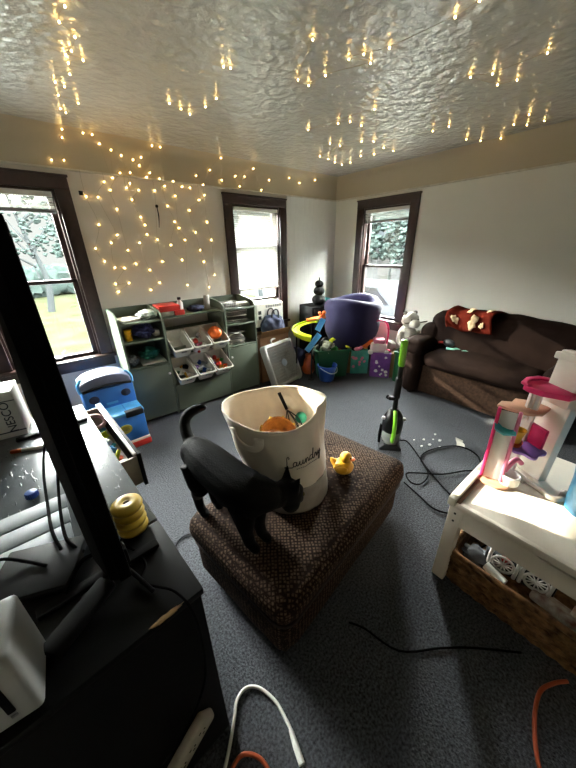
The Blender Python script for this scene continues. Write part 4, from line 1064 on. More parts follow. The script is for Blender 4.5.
# trunk: rump, loin, belly, deep chest, neck
limb([(.408, 1.305, .355), (.42, 1.245, .352), (.435, 1.16, .335), (.455, 1.06, .315), (.477, .96, .300), (.505, .895, .29), (.548, .86, .278), (.595, .845, .258), (.635, .84, .245)],
     [.05, .080, .094, .098, .099, .098, .082, .062, .056], 8)
joint((.416, 1.26, .35), .078); joint((.50, .90, .27), .094, (1, 1, 1.05)); joint((.467, 1.0, .265), .088)
# tail
limb([(.412, 1.29, .375), (.412, 1.335, .405), (.418, 1.372, .44), (.434, 1.392, .475), (.466, 1.397, .50), (.502, 1.388, .512), (.535, 1.376, .514)], [.038, .031, .029, .028, .028, .026, .017])
joint((.535, 1.376, .514), .017)
# hind legs: thigh, knee forward, hock back, paw
for dx in (0, .085):
    limb([(.395 + dx, 1.235, .31), (.385 + dx, 1.19, .215), (.382 + dx, 1.18, .18)], [.078, .062, .046])
    limb([(.382 + dx, 1.185, .19), (.378 + dx, 1.235, .115), (.376 + dx, 1.245, .095)], [.05, .034, .028])
    limb([(.376 + dx, 1.245, .10), (.375 + dx, 1.225, .04), (.376 + dx, 1.205, .02)], [.028, .024, .024])
    joint((.379 + dx, 1.185, .018), .026, (1, 1.35, .75))
# fore legs
for dx, dy in ((0, 0), (.075, .012)):
    limb([(.462 + dx * .8, .905 + dy, .25), (.455 + dx, .885 + dy, .16), (.455 + dx, .878 + dy, .09), (.46 + dx, .862 + dy, .025)], [.072, .046, .031, .026])
    joint((.468 + dx, .842 + dy, .018), .026, (1, 1.35, .75))
# head: skull, muzzle, cheeks, ears
HC = Vector((.672, .838, .228)); hd_x = Vector((.90, -.12, -.42)).normalized(); hd_y = Vector((.12, 1, 0)); hd_z = hd_x.cross(hd_y).normalized(); hd_y = hd_z.cross(hd_x).normalized()
HM = Matrix((hd_x, hd_y, hd_z)).transposed().to_4x4()
def hpos(x, y, z): return HC + hd_x * x + hd_y * y + hd_z * z
def hball(x, y, z, r, sc=(1, 1, 1)):
    t = NB(); bmesh.ops.create_uvsphere(t, u_segments=20, v_segments=14, radius=r); bmesh.ops.scale(t, vec=sc, verts=t.verts)
    M = HM.copy(); M.translation = hpos(x, y, z) - B + Vector((0, 0, B.z)); put(bm, t, M)
hball(0, 0, 0, .072, (1.08, 1, .93)); hball(.058, 0, -.022, .040, (1, 1.05, .8)); hball(.03, 0, .018, .045, (1.2, .75, .7)); hball(.005, .035, -.03, .045); hball(.005, -.035, -.03, .045)
for s in (-1, 1):
    t = NB(); bmesh.ops.create_cone(t, cap_ends=True, segments=16, radius1=.034, radius2=.004, depth=.075)
    for v in t.verts: v.co.x *= .62
    M = HM @ Euler((R(-16 * s), R(-10), 0)).to_matrix().to_4x4(); M.translation = hpos(-.012, s * .044, .082) - B + Vector((0, 0, B.z)); put(bm, t, M)
cat = obj('cat', bm, FUR, None, 180, loc=tuple(B))
rm = cat.modifiers.new('remesh', 'REMESH'); rm.mode = 'VOXEL'; rm.voxel_size = .0065; rm.use_smooth_shade = True
sm_ = cat.modifiers.new('smooth', 'SMOOTH'); sm_.factor = .5; sm_.iterations = 7
tag(cat, 'black cat walking on the ottoman with tail raised, sniffing towards the hamper', 'cat')
def cpart(nm, p, r, sc, m):
    b = NB(); ball(b, (0, 0, 0), r, sc, seg=12); o = obj(nm, b, m, cat, 60); M = HM.copy(); M.translation = p - B + Vector((0, 0, B.z)); o.matrix_local = M
for s in (-1, 1): cpart('eye', hpos(.062, s * .034, .014), .0105, (.7, 1, 1), mat('amber_eye', '6f6a2a', rough=.15))
cpart('nose', hpos(.099, 0, -.014), .0075, (.8, 1.2, .8), mat('dark_nose', '1c1616', rough=.4))

# ------------------------------------------------------------------ white play table
TBW = mat('white_painted_wood', 'e2d8c8', rough=.45, var=.05, scale=5)
TZ = .57
tb = thing('play_table', 'white painted play table with cut-out apron at the right', 'table', (1.36, .36, 0), 0)
TLX, TLY = .82, 1.35
def bar(x0, x1, y0, y1, z0, z1, nm, m=TBW, be=.006):
    b = NB(); bb(b, x0, x1, y0, y1, z0, z1, be); return obj(nm, b, m, tb, 40)
for x in (0, TLX - .065):
    for y in (-.065, -TLY): bar(x, x + .065, y, y + .065, 0, TZ - .03, 'leg')
bm = NB(); bb(bm, -.012, TLX + .012, -TLY - .012, -.03, TZ - .03, TZ + .0, .006); obj('tabletop', bm, TBW, tb, 40)
bar(-.012, TLX + .012, -.026, .012, TZ - .03, TZ + .022, 'rim')
bar(-.012, .014, -TLY - .012, -.03, TZ - .0, TZ + .006, 'rim')
bar(-.006, TLX, -.045, -.026, TZ - .002, TZ + .008, 'inset_strip', mat('brown_gap', '6a4a38', rough=.7), .002)
# long apron facing the ottoman, with its shallow hand-hold
ap = [(-.065, TZ - .035), (-.35, TZ - .035), (-.38, TZ - .055), (-.62, TZ - .055), (-.65, TZ - .035), (-TLY + .06, TZ - .035), (-TLY + .06, TZ - .15), (-.065, TZ - .15)]
bm = NB(); t = NB(); prism(t, ap, .02); put(bm, t, Matrix.Translation((.028, 0, 0)) @ Matrix.Rotation(PI / 2, 4, 'Z')); obj('apron', bm, TBW, tb, 40)
bar(.06, TLX - .06, -.04, -.02, TZ - .15, TZ - .03, 'apron'); bar(TLX - .03, TLX - .01, -TLY + .06, -.06, TZ - .15, TZ - .03, 'apron')
bm = NB()
for z in (TZ - .07, TZ - .12): cyl(bm, (-.001, -.033, z), .006, .004, (0, PI / 2, 0), 12)
obj('bolt_head', bm, mat('dark_steel', '3a3632', rough=.4, metal=.7), tb, 40)['kind'] = 'stuff'

# woven basket under the table
SEAG = mat('woven_seagrass', '83603f', rough=.85, spec=.2, h2='3d2818', scale=26, bump=.9, bscale=42)
bs = thing('woven_basket', 'long brown seagrass basket under the white table', 'basket', (1.60, -.26, 0))
bm = NB()
bw, bl_, bh = .42, 1.14, .215
def bring(k, z, ins, q=.05):
    a, b = bw / 2 * k - ins, bl_ / 2 * (1 - (1 - k) * .4) - ins; pts = []
    for sx, sy, a0 in ((1, 1, 0), (-1, 1, 90), (-1, -1, 180), (1, -1, 270)):
        for j in range(5):
            an = R(a0 + 22.5 * j); pts.append((sx * (a - q) + q * math.cos(an), sy * (b - q) + q * math.sin(an), z))
    return pts
loft(bm, [bring(.94, 0, 0), bring(1, bh, 0), bring(1, bh, .018), bring(.94, .015, .018)])
obj('basket_wall', bm, SEAG, bs, 50)
bm = NB()
def onper(f):
    P = [Vector(p) for p in bring(1, 0, 0)] ; return P
for row in range(7):
    k = .94 + .06 * row / 6; ring = bring(k, .014 + row * .0285, -.002)
    n = len(ring); pts = []
    for i in range(n):
        a, b = Vector(ring[i]), Vector(ring[(i + 1) % n]); m_ = max(1, int((b - a).length / .03))
        for j in range(m_):
            p = a.lerp(b, j / m_); idx = len(pts)
            out = Vector((p.x / bw, p.y / bl_, 0)).normalized()
            pts.append(p + out * (.009 if (idx + row) % 2 else -.001))
    tube(bm, pts, .0145, 6, 1, True)
obj('braided_rows', bm, SEAG, bs, 60)
bm = NB(); tube(bm, bring(1.005, bh, 0), .016, 8, 1, True); obj('rim', bm, SEAG, bs, 60)
# toys in the basket
wt = thing('toy_wagon', 'white toy wagon frame with two spoked arches in the seagrass basket', 'toy wagon', (1.50, .035, .165), R(8))
wt.scale = (1.15, 1.15, 1.15)
for y in (.05, -.07):
    bm = NB(); tube(bm, [(-.0, y - .05, .02), (.0, y - .05, .13), (0, y - .02, .165), (0, y + .02, .165), (0, y + .05, .13), (0, y + .05, .02)], .008, 6, 3)
    obj('arch_frame', bm, WHITEP, wt, 60)
    bm = NB(); tube(bm, [(-.01 + .0, y + .042 * math.cos(2 * PI * k / 16), .075 + .042 * math.sin(2 * PI * k / 16)) for k in range(16)], .006, 6, 1, True)
    for k in range(6):
        a = PI * k / 6; tube(bm, [(-.01, y + .04 * math.cos(a), .075 + .04 * math.sin(a)), (-.01, y - .04 * math.cos(a), .075 - .04 * math.sin(a))], .003, 5, 1)
    obj('spoked_wheel', bm, WHITEP, wt, 60)
bm = NB(); bb(bm, .01, .12, -.14, .12, 0, .09, .01); obj('wagon_bed', bm, DGREY, wt, 40)
bm = NB(); bb(bm, -.01, .012, .03, .06, .09, .12, .004); obj('red_seat', bm, RED, wt, 40)
bm = NB(); bb(bm, -.05, .05, -.1, .1, 0, .05, .015)
solo('toy_carriage', bm, mat('grey_white_toy', 'b5ada0', rough=.6, h2='7a4a3a', scale=24), 'pale toy box with brown marks in the middle of the seagrass basket', 'toy', (1.49, -.145, .155), R(-8), rot=(0, R(22), R(-8)))
bm = NB(); bb(bm, -.035, .035, -.02, .02, 0, .07, .006); bb(bm, -.02, .02, -.024, -.018, .02, .045, .004)
solo('toy_block', bm, mat('cream_red_block', 'cbbca8', rough=.6, h2='a03a2a', scale=16), 'cream toy block with red mark beside the dowels in the basket', 'toy block', (1.50, -.225, .19), R(60))
bm = NB(); tube(bm, [(0, -.05, .02), (0, .05, .03)], .022, 10, 2); 
solo('toy_bar', bm, WHITEP, 'white rounded toy bar at the front edge of the basket', 'toy', (1.435, .10, .185), R(-14))
bm = NB(); blob(bm, (0, 0, .03), .06, .4, 2.5, (1, 1.3, .7), 12, 3)
solo('dark_cloth', bm, mat('charcoal_cloth', '3a3b3d', rough=.9, bump=.2), 'charcoal cloth bundle at the corner of the seagrass basket', 'cloth', (1.50, .20, .15), smooth=60)
bm = NB(); blob(bm, (0, 0, .03), .05, .4, 2.5, (1, 1.3, .8), 22, 3)
solo('toy_piece', bm, mat('grey_toy', '77787a', rough=.6), 'grey toy lump between the charcoal cloth and the wagon', 'toy', (1.52, .135, .16), smooth=60)
for i, y in enumerate((-.26, -.34)):
    bm = NB(); tube(bm, [(0, 0, 0), (.09, -.01, .28)], .011, 8, 1)
    solo('wooden_dowel', bm, mat('light_wood', 'b98f58', rough=.6), ('light wooden dowel in the basket nearer the toy wagon', 'light wooden dowel in the basket farther from the toy wagon')[i], 'dowel', (1.52, y, .04), group='wooden dowels in the basket', smooth=60)
bm = NB(); bb(bm, 0, .2, -.16, .16, 0, .2, .02); solo('dark_case', bm, mat('navy_case', '151a2c', rough=.7), 'dark navy case standing behind the dowels in the basket', 'case', (1.60, -.44, .03), smooth=40)

# ------------------------------------------------------------------ doll playset on the table
py = thing('doll_playset', 'white, pink and purple doll playset with a slide on the white table', 'playset', (1.70, .27, TZ))
def P_(x, y, z): return (x - 1.70, y - .27, z - TZ)
PEACH = mat('peach_plastic', 'dca887', rough=.5)
def slab(out, z0, th, nm, m, tilt=None):
    b = NB(); t = NB(); vs = [t.verts.new((x - 1.70, y - .27, 0)) for x, y in out]; f = t.faces.new(vs)
    e = bmesh.ops.extrude_face_region(t, geom=[f]); bmesh.ops.translate(t, vec=(0, 0, th), verts=[v for v in e['geom'] if isinstance(v, bmesh.types.BMVert)])
    bmesh.ops.recalc_face_normals(t, faces=t.faces); bmesh.ops.bevel(t, geom=list(t.edges), offset=.004, segments=2, profile=.5, affect='EDGES')
    put(b, t, Matrix.Translation((0, 0, z0 - TZ)) @ (tilt or Matrix()))
    return obj(nm, b, m, py, 40)
# foot plate of the slide
slab([(1.62, .36), (1.60, .30), (1.605, .24), (1.64, .20), (1.70, .19), (1.74, .22), (1.74, .33), (1.68, .37)], TZ, .014, 'foot_plate', PEACH)
# slide: white chute between pink rails, leaning back
s0, s1 = Vector(P_(1.655, .285, TZ + .02)), Vector(P_(1.735, .31, TZ + .395))
dr = (s1 - s0); L_ = dr.length; q = dr.to_track_quat('Z', 'Y')
sm = Matrix.Translation(s0) @ q.to_matrix().to_4x4() @ Matrix.Rotation(R(0), 4, 'Z')
side = Vector((.2, -.98, 0)).normalized()
def quadbar(p, d, w, n, th, L, b, bev=.003):
    """bar from p along d (length L), width w along vector 'side', thickness th"""
    zx = d.normalized(); yx = n.normalized(); xx = yx.cross(zx).normalized(); yx = zx.cross(xx)
    t = NB(); bmesh.ops.create_cube(t, size=1); bmesh.ops.scale(t, vec=(w, th, L), verts=t.verts)
    bmesh.ops.bevel(t, geom=list(t.edges), offset=bev, segments=2, profile=.5, affect='EDGES')
    M = Matrix((xx, yx, zx)).transposed().to_4x4(); M.translation = p + zx * L / 2
    put(b, t, M)
nrm = side.cross(dr).normalized()
bm = NB(); quadbar(s0, dr, .072, nrm, .006, L_, bm); obj('slide_chute', bm, WHITEP, py, 40)
for k, sg in enumerate((-1, 1)):
    bm = NB(); quadbar(s0 + side * sg * .045, dr, .017, nrm, .032, L_ + .012, bm, .006); obj('slide_rail', bm, PINK if sg > 0 else HOTPINK, py, 40)
bm = NB()
tc_ = s0 + dr * .74 - nrm * (-.02 if nrm.x > 0 else .02)
lathe(bm, [(.001, 0), (.036, .002), (.054, .018), (.056, .024), (.045, .02), (.03, .012), (.001, .012)], 6, TR(tuple(s0 + dr * .76 + Vector((-.025, 0, -.01))), (R(10), R(-8), R(20)))); obj('seat_tray', bm, TEAL, py, 50)
# tower
bm = NB()
tw0, tw1 = Vector(P_(1.90, .17, TZ + .0)), Vector(P_(1.97, .16, 1.27))
dt = tw1 - tw0; 
quadbar(tw0, dt, .17, Vector((-.8, .5, 0)), .05, dt.length * .62, bm, .008); obj('tower_panel', bm, CREAMP, py, 40)
bm = NB(); quadbar(tw0 + dt * .60, dt, .14, Vector((-.8, .5, 0)), .06, dt.length * .40, bm, .01); quadbar(tw0 + dt * .93, dt, .17, Vector((-.8, .5, 0)), .08, dt.length * .05, bm, .006); obj('tower_turret', bm, CREAMP, py, 40)
bm = NB(); quadbar(Vector(P_(1.84, .25, TZ)), Vector((.02, 0, .5)), .055, Vector((-.9, .3, 0)), .03, .50, bm, .006); obj('tower_column', bm, WHITEP, py, 40)
for k in range(3):
    bm = NB(); quadbar(Vector(P_(1.835, .265 - .02 * k, 1.075 - .17)), Vector((.02, 0, .3)), .008, Vector((-.9, .3, 0)), .012, .15, bm, .003); obj('column_rib', bm, CREAMP, py, 40)
slab([(1.845, .31), (1.82, .28), (1.81, .22), (1.84, .12), (1.95, .08), (2.0, .15), (1.98, .28), (1.92, .31)], 1.06, .03, 'roof_platform', HOTPINK)
slab([(1.81, .29), (1.84, .325), (1.925, .325), (1.995, .29), (2.015, .15), (1.96, .065), (1.945, .085), (1.985, .155), (1.965, .27), (1.91, .30), (1.85, .30), (1.83, .275)], 1.09, .014, 'roof_rim', HOTPINK)
slab([(1.77, .38), (1.76, .33), (1.77, .24), (1.82, .19), (1.93, .18), (1.96, .26), (1.92, .34), (1.86, .34), (1.83, .38)], .955, .016, 'upper_floor', PEACH)
slab([(1.775 + .08 * (1 + .16 * math.cos(5 * a)) * math.cos(a), .195 + .068 * (1 + .16 * math.cos(5 * a)) * math.sin(a)) for a in [2 * PI * k / 40 for k in range(40)]], .765, .016, 'flower_platform', PURPLE)
bm = NB(); lathe(bm, [(.001, 0), (.03, 0), (.036, .045), (.046, .075), (.042, .075), (.03, .01), (.001, .008)], 24, TR(P_(1.76, .255, .80), (0, 0, 0), (.8, .8, 1))); obj('yellow_cup', bm, YELLOW, py, 50)
bm = NB(); lathe(bm, [(.03, 0), (.038, .0), (.038, .03), (.03, .03), (.03, 0)], 24, TR(P_(1.757, .255, .785), (R(15), R(-20), 0), (.8, .8, 1))); obj('orange_ring', bm, ORANGE, py, 50)
bm = NB(); lathe(bm, [(.001, 0), (.046, 0), (.048, .05), (.042, .055), (.036, .05), (.03, .012), (.001, .012)], 28, TR(P_(1.70, .215, TZ + .014))); obj('white_basin', bm, WHITEP, py, 50)
bm = NB(); tube(bm, [P_(1.70, .245, TZ + .07), P_(1.72, .235, TZ + .11), P_(1.76, .22, TZ + .13), P_(1.79, .2, TZ + .10)], .013, 8, 5); obj('pink_arm', bm, PINK, py, 60)
bm = NB(); quadbar(Vector(P_(1.84, .19, TZ + .2)), Vector((0, 0, 1)), .1, Vector((-.8, .5, 0)), .02, .12, bm, .004); obj('pink_door_panel', bm, HOTPINK, py, 40)
slab([(1.76, .16), (1.80, .15), (1.84, .21), (1.82, .25), (1.78, .24)], TZ, .02, 'foot_plate', mat('grey_beige_plastic', 'a59a8c', rough=.5))
bm = NB(); tube(bm, [(1.80, .19, TZ + .014), (1.765, .10, TZ + .014), (1.73, .04, TZ + .014), (1.76, .005, TZ + .014), (1.84, .0, TZ + .014)], .016, 8, 5, flat=.7)
solo('grey_strap', bm, mat('grey_beige_plastic', 'a59a8c'), 'grey plastic arm lying on the table at the foot of the playset', 'arm', smooth=60)
# blue bag
BAGM = mat('printed_blue_bag', '3f83a8', rough=.35, h2='2f6c94', scale=6)
bg2 = thing('gift_bag', 'open blue printed bag standing at the edge of the white table', 'bag', (1.83, -.125, TZ))
def bagp(a, t, off=0):
    rx, ry = .14 + .03 * t + off, .115 + .03 * t + off
    sq = lambda v: math.copysign(abs(v) ** .55, v)
    w = .008 * noise.noise(Vector((math.cos(a) * 3, math.sin(a) * 3, t * 4)))
    return Vector(((rx + w) * sq(math.cos(a)), (ry + w) * sq(math.sin(a)), .40 * t + .02 * t * math.sin(a + .5)))
n = 48
rings = [[bagp(2 * PI * i / n, j / 14) for i in range(n)] for j in range(15)] + [[bagp(2 * PI * i / n, 1 - j / 14, -.004) for i in range(n)] for j in range(15)]
bm = NB(); loft(bm, rings[:15]); t_ = None
obj('bag_wall', bm, BAGM, bg2, 60) if False else None
bm.free() if bm.is_valid else None
bm = NB(); loft(bm, rings[:15] + rings[15:-1]); obj('bag_wall', bm, BAGM, bg2, 60)
bm = NB(); tube(bm, [bagp(2 * PI * i / n, 1.0, -.001) for i in range(n)], .006, 6, 1, True); obj('rolled_rim', bm, mat('rim_blue', '5aa0c8', rough=.35), bg2, 60)
bm = NB()
loft(bm, [[bagp(2 * PI * i / n, t, -.006) for i in range(n)] for t in (.05, .96)], caps=False); bmesh.ops.solidify(bm, geom=list(bm.faces), thickness=.001)
obj('lining', bm, NAVY, bg2, 60)
bm = NB()
def bl2(pts, r):
    tube(bm, [bagp(a, t, .0015) for a, t in pts], r, 5, 4)
for k in range(5):
    a = R(165 + 11 * k); b = .30 + .02 * (k % 2)
    bl2([(a, b), (a + .02, b + .13), (a + .05, b + .02), (a + .09, b + .12), (a + .12, b)], .0035)
for a, b in ((200, .62), (170, .7), (225, .55), (190, .85), (215, .12)):
    bl2([(R(a) + .1 * math.cos(q), b + .08 * math.sin(q)) for q in [2 * PI * k / 10 for k in range(11)]], .003)
o = obj('white_print', bm, mat('pale_blue_print', 'bfe0ea', rough=.4), bg2, 60); o['kind'] = 'stuff'

# places of the fairy-light bulbs: on the wall (x, z), on the frieze (x, z), on the ceiling (x, y)
WALLB = [(0.72, 2.23), (0.86, 2.14), (0.67, 2.0), (0.81, 1.91), (0.59, 1.79), (0.74, 1.84), (0.64, 1.67), (0.72, 1.61), (0.81, 1.6), (0.69, 1.45), (0.7, 1.37), (1.02, 2.23), (1.07, 2.08), (1.1, 2.32), (1.1, 2.01), (1.1, 1.92), (1.01, 1.84), (0.93, 1.64), (0.96, 2.45), (1.24, 2.48), (1.26, 2.33), (1.33, 2.44), (1.37, 2.2), (1.42, 2.05), (1.34, 1.82), (1.46, 1.99), (1.51, 1.87), (1.44, 1.66), (1.61, 2.17), (1.65, 1.95), (1.68, 1.76), (1.71, 1.63), (1.81, 2.06), (1.84, 1.87), (1.83, 1.47), (1.74, 1.33), (1.21, 1.65), (1.2, 1.87), (1.14, 1.43), (0.88, 1.77), (0.82, 1.45), (1.06, 1.57), (1.03, 1.36), (1.74, 2.28), (1.47, 2.3), (0.8, 2.36), (0.84, 2.3), (0.99, 2.33), (1.46, 1.38), (0.62, 2.23)]
FRB = [(0.43, 2.48), (0.52, 2.49), (0.55, 2.65), (0.56, 2.7), (0.71, 2.7), (0.78, 2.73), (0.83, 2.65), (0.92, 2.62), (1.0, 2.59), (1.05, 2.46), (1.15, 2.53), (1.1, 2.57), (1.18, 2.6), (1.29, 2.75), (1.37, 2.79), (0.88, 2.4), (1.03, 2.37), (1.2, 2.44), (1.56, 2.39), (1.65, 2.39), (1.74, 2.51), (1.91, 2.58), (2.04, 2.72), (2.24, 2.56), (2.29, 2.46), (2.49, 2.66), (2.74, 2.57), (1.81, 2.33), (1.37, 2.38), (1.47, 2.43), (1.81, 2.43), (2.05, 2.5), (2.37, 2.57), (2.61, 2.45), (3.08, 2.63), (3.26, 2.59), (3.55, 2.65)]
CEB = [(0.44, 2.01), (0.43, 2.14), (0.5, 2.22), (0.48, 2.42), (0.5, 2.36), (0.56, 2.42), (0.5, 2.5), (0.52, 2.63), (0.46, 2.79), (0.51, 2.82), (0.61, 3.04), (0.49, 2.98), (0.52, 3.22), (0.56, 3.28), (1.12, 2.66), (1.22, 2.7), (1.31, 2.75), (1.35, 2.56), (1.35, 2.39), (1.2, 2.01), (1.24, 2.0), (1.44, 1.52), (1.83, 0.89), (1.85, 1.0), (1.81, 1.32), (1.75, 1.44), (1.72, 1.52), (1.85, 1.47), (1.64, 1.86), (1.74, 1.72), (1.74, 1.87), (2.48, 1.18), (2.55, 1.08), (2.73, 1.11), (2.76, 1.01), (2.55, 0.81), (3.65, 1.28), (3.49, 1.13), (3.75, 1.21), (3.76, 1.09), (3.23, 1.65), (3.22, 1.79), (2.38, 2.19), (2.43, 2.1), (2.39, 1.83), (2.58, 2.1), (3.02, 2.29), (2.28, 2.45), (2.92, 2.36), (3.72, 1.7), (3.88, 1.63), (3.97, 1.48), (2.95, 2.97), (3.12, 3.0), (3.29, 3.05), (3.44, 3.07), (3.45, 2.94), (3.33, 2.69), (3.39, 2.55), (3.28, 2.35), (3.46, 2.35), (2.85, 2.58), (2.71, 2.59)]

# ------------------------------------------------------------------ television stands (run along the window side, slightly turned)
STR = R(3.7)
SX, SY = .142, .57
def stand_thing(name, label, cat, u, v, z=0, grp=None):
    x = SX + u * math.cos(STR) - v * math.sin(STR); y = SY + u * math.sin(STR) + v * math.cos(STR)
    return thing(name, label, cat, (x, y, z), STR, grp)
def SP(u, v, z): return (SX + u * math.cos(STR) - v * math.sin(STR), SY + u * math.sin(STR) + v * math.cos(STR), z)
SH = .88
GTOP = mat('grey_gloss_top', '50565a', rough=.32, h2='42474b', scale=6, spec=.45)
def m_scuffed(m):
    N, L, b = nodes(m)
    tc = N.new('ShaderNodeTexCoord'); mp = N.new('ShaderNodeMapping'); mp.inputs['Scale'].default_value = (1, .35, 1); mp.inputs['Rotation'].default_value = (0, 0, .9)
    L.new(tc.outputs['Object'], mp.inputs['Vector'])
    nz = N.new('ShaderNodeTexNoise'); nz.inputs['Scale'].default_value = 60; nz.inputs['Detail'].default_value = 2
    L.new(mp.outputs[0], nz.inputs['Vector'])
    mr = N.new('ShaderNodeMapRange'); mr.inputs[1].default_value = .62; mr.inputs[2].default_value = .68; L.new(nz.outputs['Fac'], mr.inputs[0])
    bp = N.new('ShaderNodeBump'); bp.inputs['Strength'].default_value = .5; bp.inputs['Distance'].default_value = .004
    L.new(mr.outputs[0], bp.inputs['Height']); L.new(bp.outputs['Normal'], b.inputs['Normal'])
    return m
m_scuffed(GTOP)
CHIP = mat('bare_chipboard', '9a7c55', rough=.9)
st = stand_thing('black_side_cabinet', 'matte black cabinet with a chipped top edge nearest the bottom of the photo', 'cabinet', 0, 0)
bm = NB(); bb(bm, -.46, 0, 0, .325, .855, SH, .003); top = obj('top', bm, BLACK, st, 40)
bm = NB(); bb(bm, -.455, -.008, .006, .32, .0, .855, .003); obj('carcass', bm, BLACK, st, 40)
bm = NB(); blob(bm, (0, 0, 0), 1, .5, 3, (.04, .006, .004), 3, 3); o = obj('chipped_edge', bm, CHIP, top, 60, loc=(-.105, .002, SH - .0)); o['label'] = 'bare chipped edge'
dr_ = stand_thing('dresser', 'black glossy dresser with an open top drawer under the television', 'dresser', 0, .335)
DL = 1.22
bm = NB(); bb(bm, -.52, 0, 0, DL, SH - .02, SH, .003); obj('top', bm, GTOP, dr_, 40)
bm = NB(); bb(bm, -.515, -.004, 0.0, .018, 0, SH - .02); bb(bm, -.515, -.004, DL - .018, DL, 0, SH - .02); bb(bm, -.515, -.5, 0, DL, 0, SH - .02); bb(bm, -.5, -.02, 0, DL, .05, .07); bb(bm, -.5, -.02, .46, .478, .05, SH - .02); bb(bm, -.5, -.02, 0, DL, .64, .655)
obj('carcass', bm, BLACK, dr_, 40)
def drawer(v0, v1, z0, z1, out, nm):
    bm = NB(); bb(bm, out - .018, out, v0, v1, z0, z1, .003); d_ = obj(nm, bm, BLACK, dr_, 40)
    return d_
drawer(.004, .464, .66, .855, .0, 'drawer'); drawer(.004, .464, .36, .635, .0, 'drawer'); drawer(.004, .464, .07, .35, .0, 'drawer')
drawer(.474, DL - .004, .36, .635, .0, 'drawer'); drawer(.474, DL - .004, .07, .35, .0, 'drawer')
DO = .10
dd_ = drawer(.474, DL - .004, .66, .855, DO, 'open_drawer')
DWB = mat('beige_drawer_side', 'b9ad98', rough=.7)
bm = NB(); bb(bm, DO - .42, DO - .018, .486, .498, .675, .835); bb(bm, DO - .42, DO - .018, DL - .03, DL - .018, .675, .835); bb(bm, DO - .42, DO - .018, .486, DL - .018, .675, .682)
obj('drawer_box', bm, DWB, dd_, 40)
bm = NB(); bb(bm, DO - .034, DO - .018, .486, DL - .018, .845, .858, .002); obj('white_rail', bm, WHITEP, dd_, 40)
bits = [(RED, 'red'), (GREEN, 'green'), (WHITEP, 'white'), (PINK, 'pink'), (TEAL, 'teal'), (GREYP, 'grey'), (LIME, 'lime green'), (BLACK, 'black'), (ORANGE, 'orange'), (PURPLE, 'purple'), (SKYB, 'pale blue'), (TAN, 'tan')]
rnd = random.Random(5)
for i in range(26):
    m, cname = bits[i % len(bits)]
    bm = NB(); small_toy(rnd.randrange(4), rnd.uniform(.04, .06), bm)
    v = .335 + .53 + .60 * (i / 26); u = DO - .06 - .05 * (i % 2) - rnd.uniform(0, .02)
    solo('craft_piece', bm, m, 'small %s plastic piece in the open dresser drawer' % cname, 'craft piece', SP(u, v, .71 + .05 * ((i // 2) % 2)), 0, '%s pieces in the open drawer' % cname, (rnd.uniform(-.6, .6), rnd.uniform(-.6, .6), rnd.uniform(0, 6)), 50)
bm = NB(); tube(bm, [(.05 * math.cos(2 * PI * k / 16), .05 * math.sin(2 * PI * k / 16), 0) for k in range(16)], .012, 8, 1, True)
solo('tape_ring', bm, mat('pink_white_tape', 'e3b8c2', rough=.5), 'pink and white tape ring in the open dresser drawer', 'tape', SP(DO - .075, .335 + 1.08, .80), rot=(R(25), R(10), 0), smooth=60)

# yellow stack toy on the cabinets
stack = thing('stacking_toy', 'yellow three-tier stacked toy standing on the black cabinet edge', 'toy', SP(-.075, .345, SH), R(10))
HONEY = mat('honey_yellow_vinyl', 'c9a93a', rough=.4, h2='b08f2a', scale=9)
bm = NB(); prof = [(.001, 0), (.03, .0)]
for i in range(4):
    z = i * .031; prof += [(.036, z + .002), (.046, z + .008), (.0485, z + .016), (.046, z + .024), (.039, z + .030)]
prof += [(.03, .128), (.012, .124), (.001, .118)]
lathe(bm, prof, 36); obj('tiers', bm, HONEY, stack, 60)
bm = NB(); tube(bm, [(-.008, 0, .121), (0, .002, .124), (.01, 0, .122)], .003, 6, 3); obj('stem', bm, mat('dark_honey', '7d6420'), stack, 60)

# television, seen along its panel from the near end
tv = thing('television', 'large black flat television standing on the dresser seen from its edge', 'television', (-.052, 1.37, SH), R(2.6))
hl, tz0, tz1 = .68, .055, .93
bm = NB(); bb(bm, -.012, .018, -hl, hl, tz0, tz1, .005); obj('bezel', bm, TVB, tv, 40)
bm = NB(); bb(bm, .0185, .0195, -hl + .012, hl - .012, tz0 + .018, tz1 - .012); obj('screen', bm, BLACKG, tv, 40)
bm = NB()
loft(bm, [[(-.012, -hl + .004, tz0 + .01), (-.012, hl - .004, tz0 + .01), (-.012, hl - .004, tz1 - .02), (-.012, -hl + .004, tz1 - .02)],
          [(-.03, -hl + .015, tz0 + .012), (-.03, hl - .015, tz0 + .012), (-.03, hl - .015, tz1 - .06), (-.03, -hl + .015, tz1 - .06)],
          [(-.05, -hl + .10, tz0 + .03), (-.05, hl - .10, tz0 + .03), (-.05, hl - .10, tz1 - .35), (-.05, -hl + .10, tz1 - .35)]])
obj('back_cover', bm, TVB, tv, 30)
for v in (-.58, .50):
    bm = NB(); bb(bm, -.2, .115, v - .016, v + .016, 0.0, .016, .005); bb(bm, -.03, .03, v - .018, v + .018, .012, .075, .006); obj('foot', bm, BLACK, tv, 40)

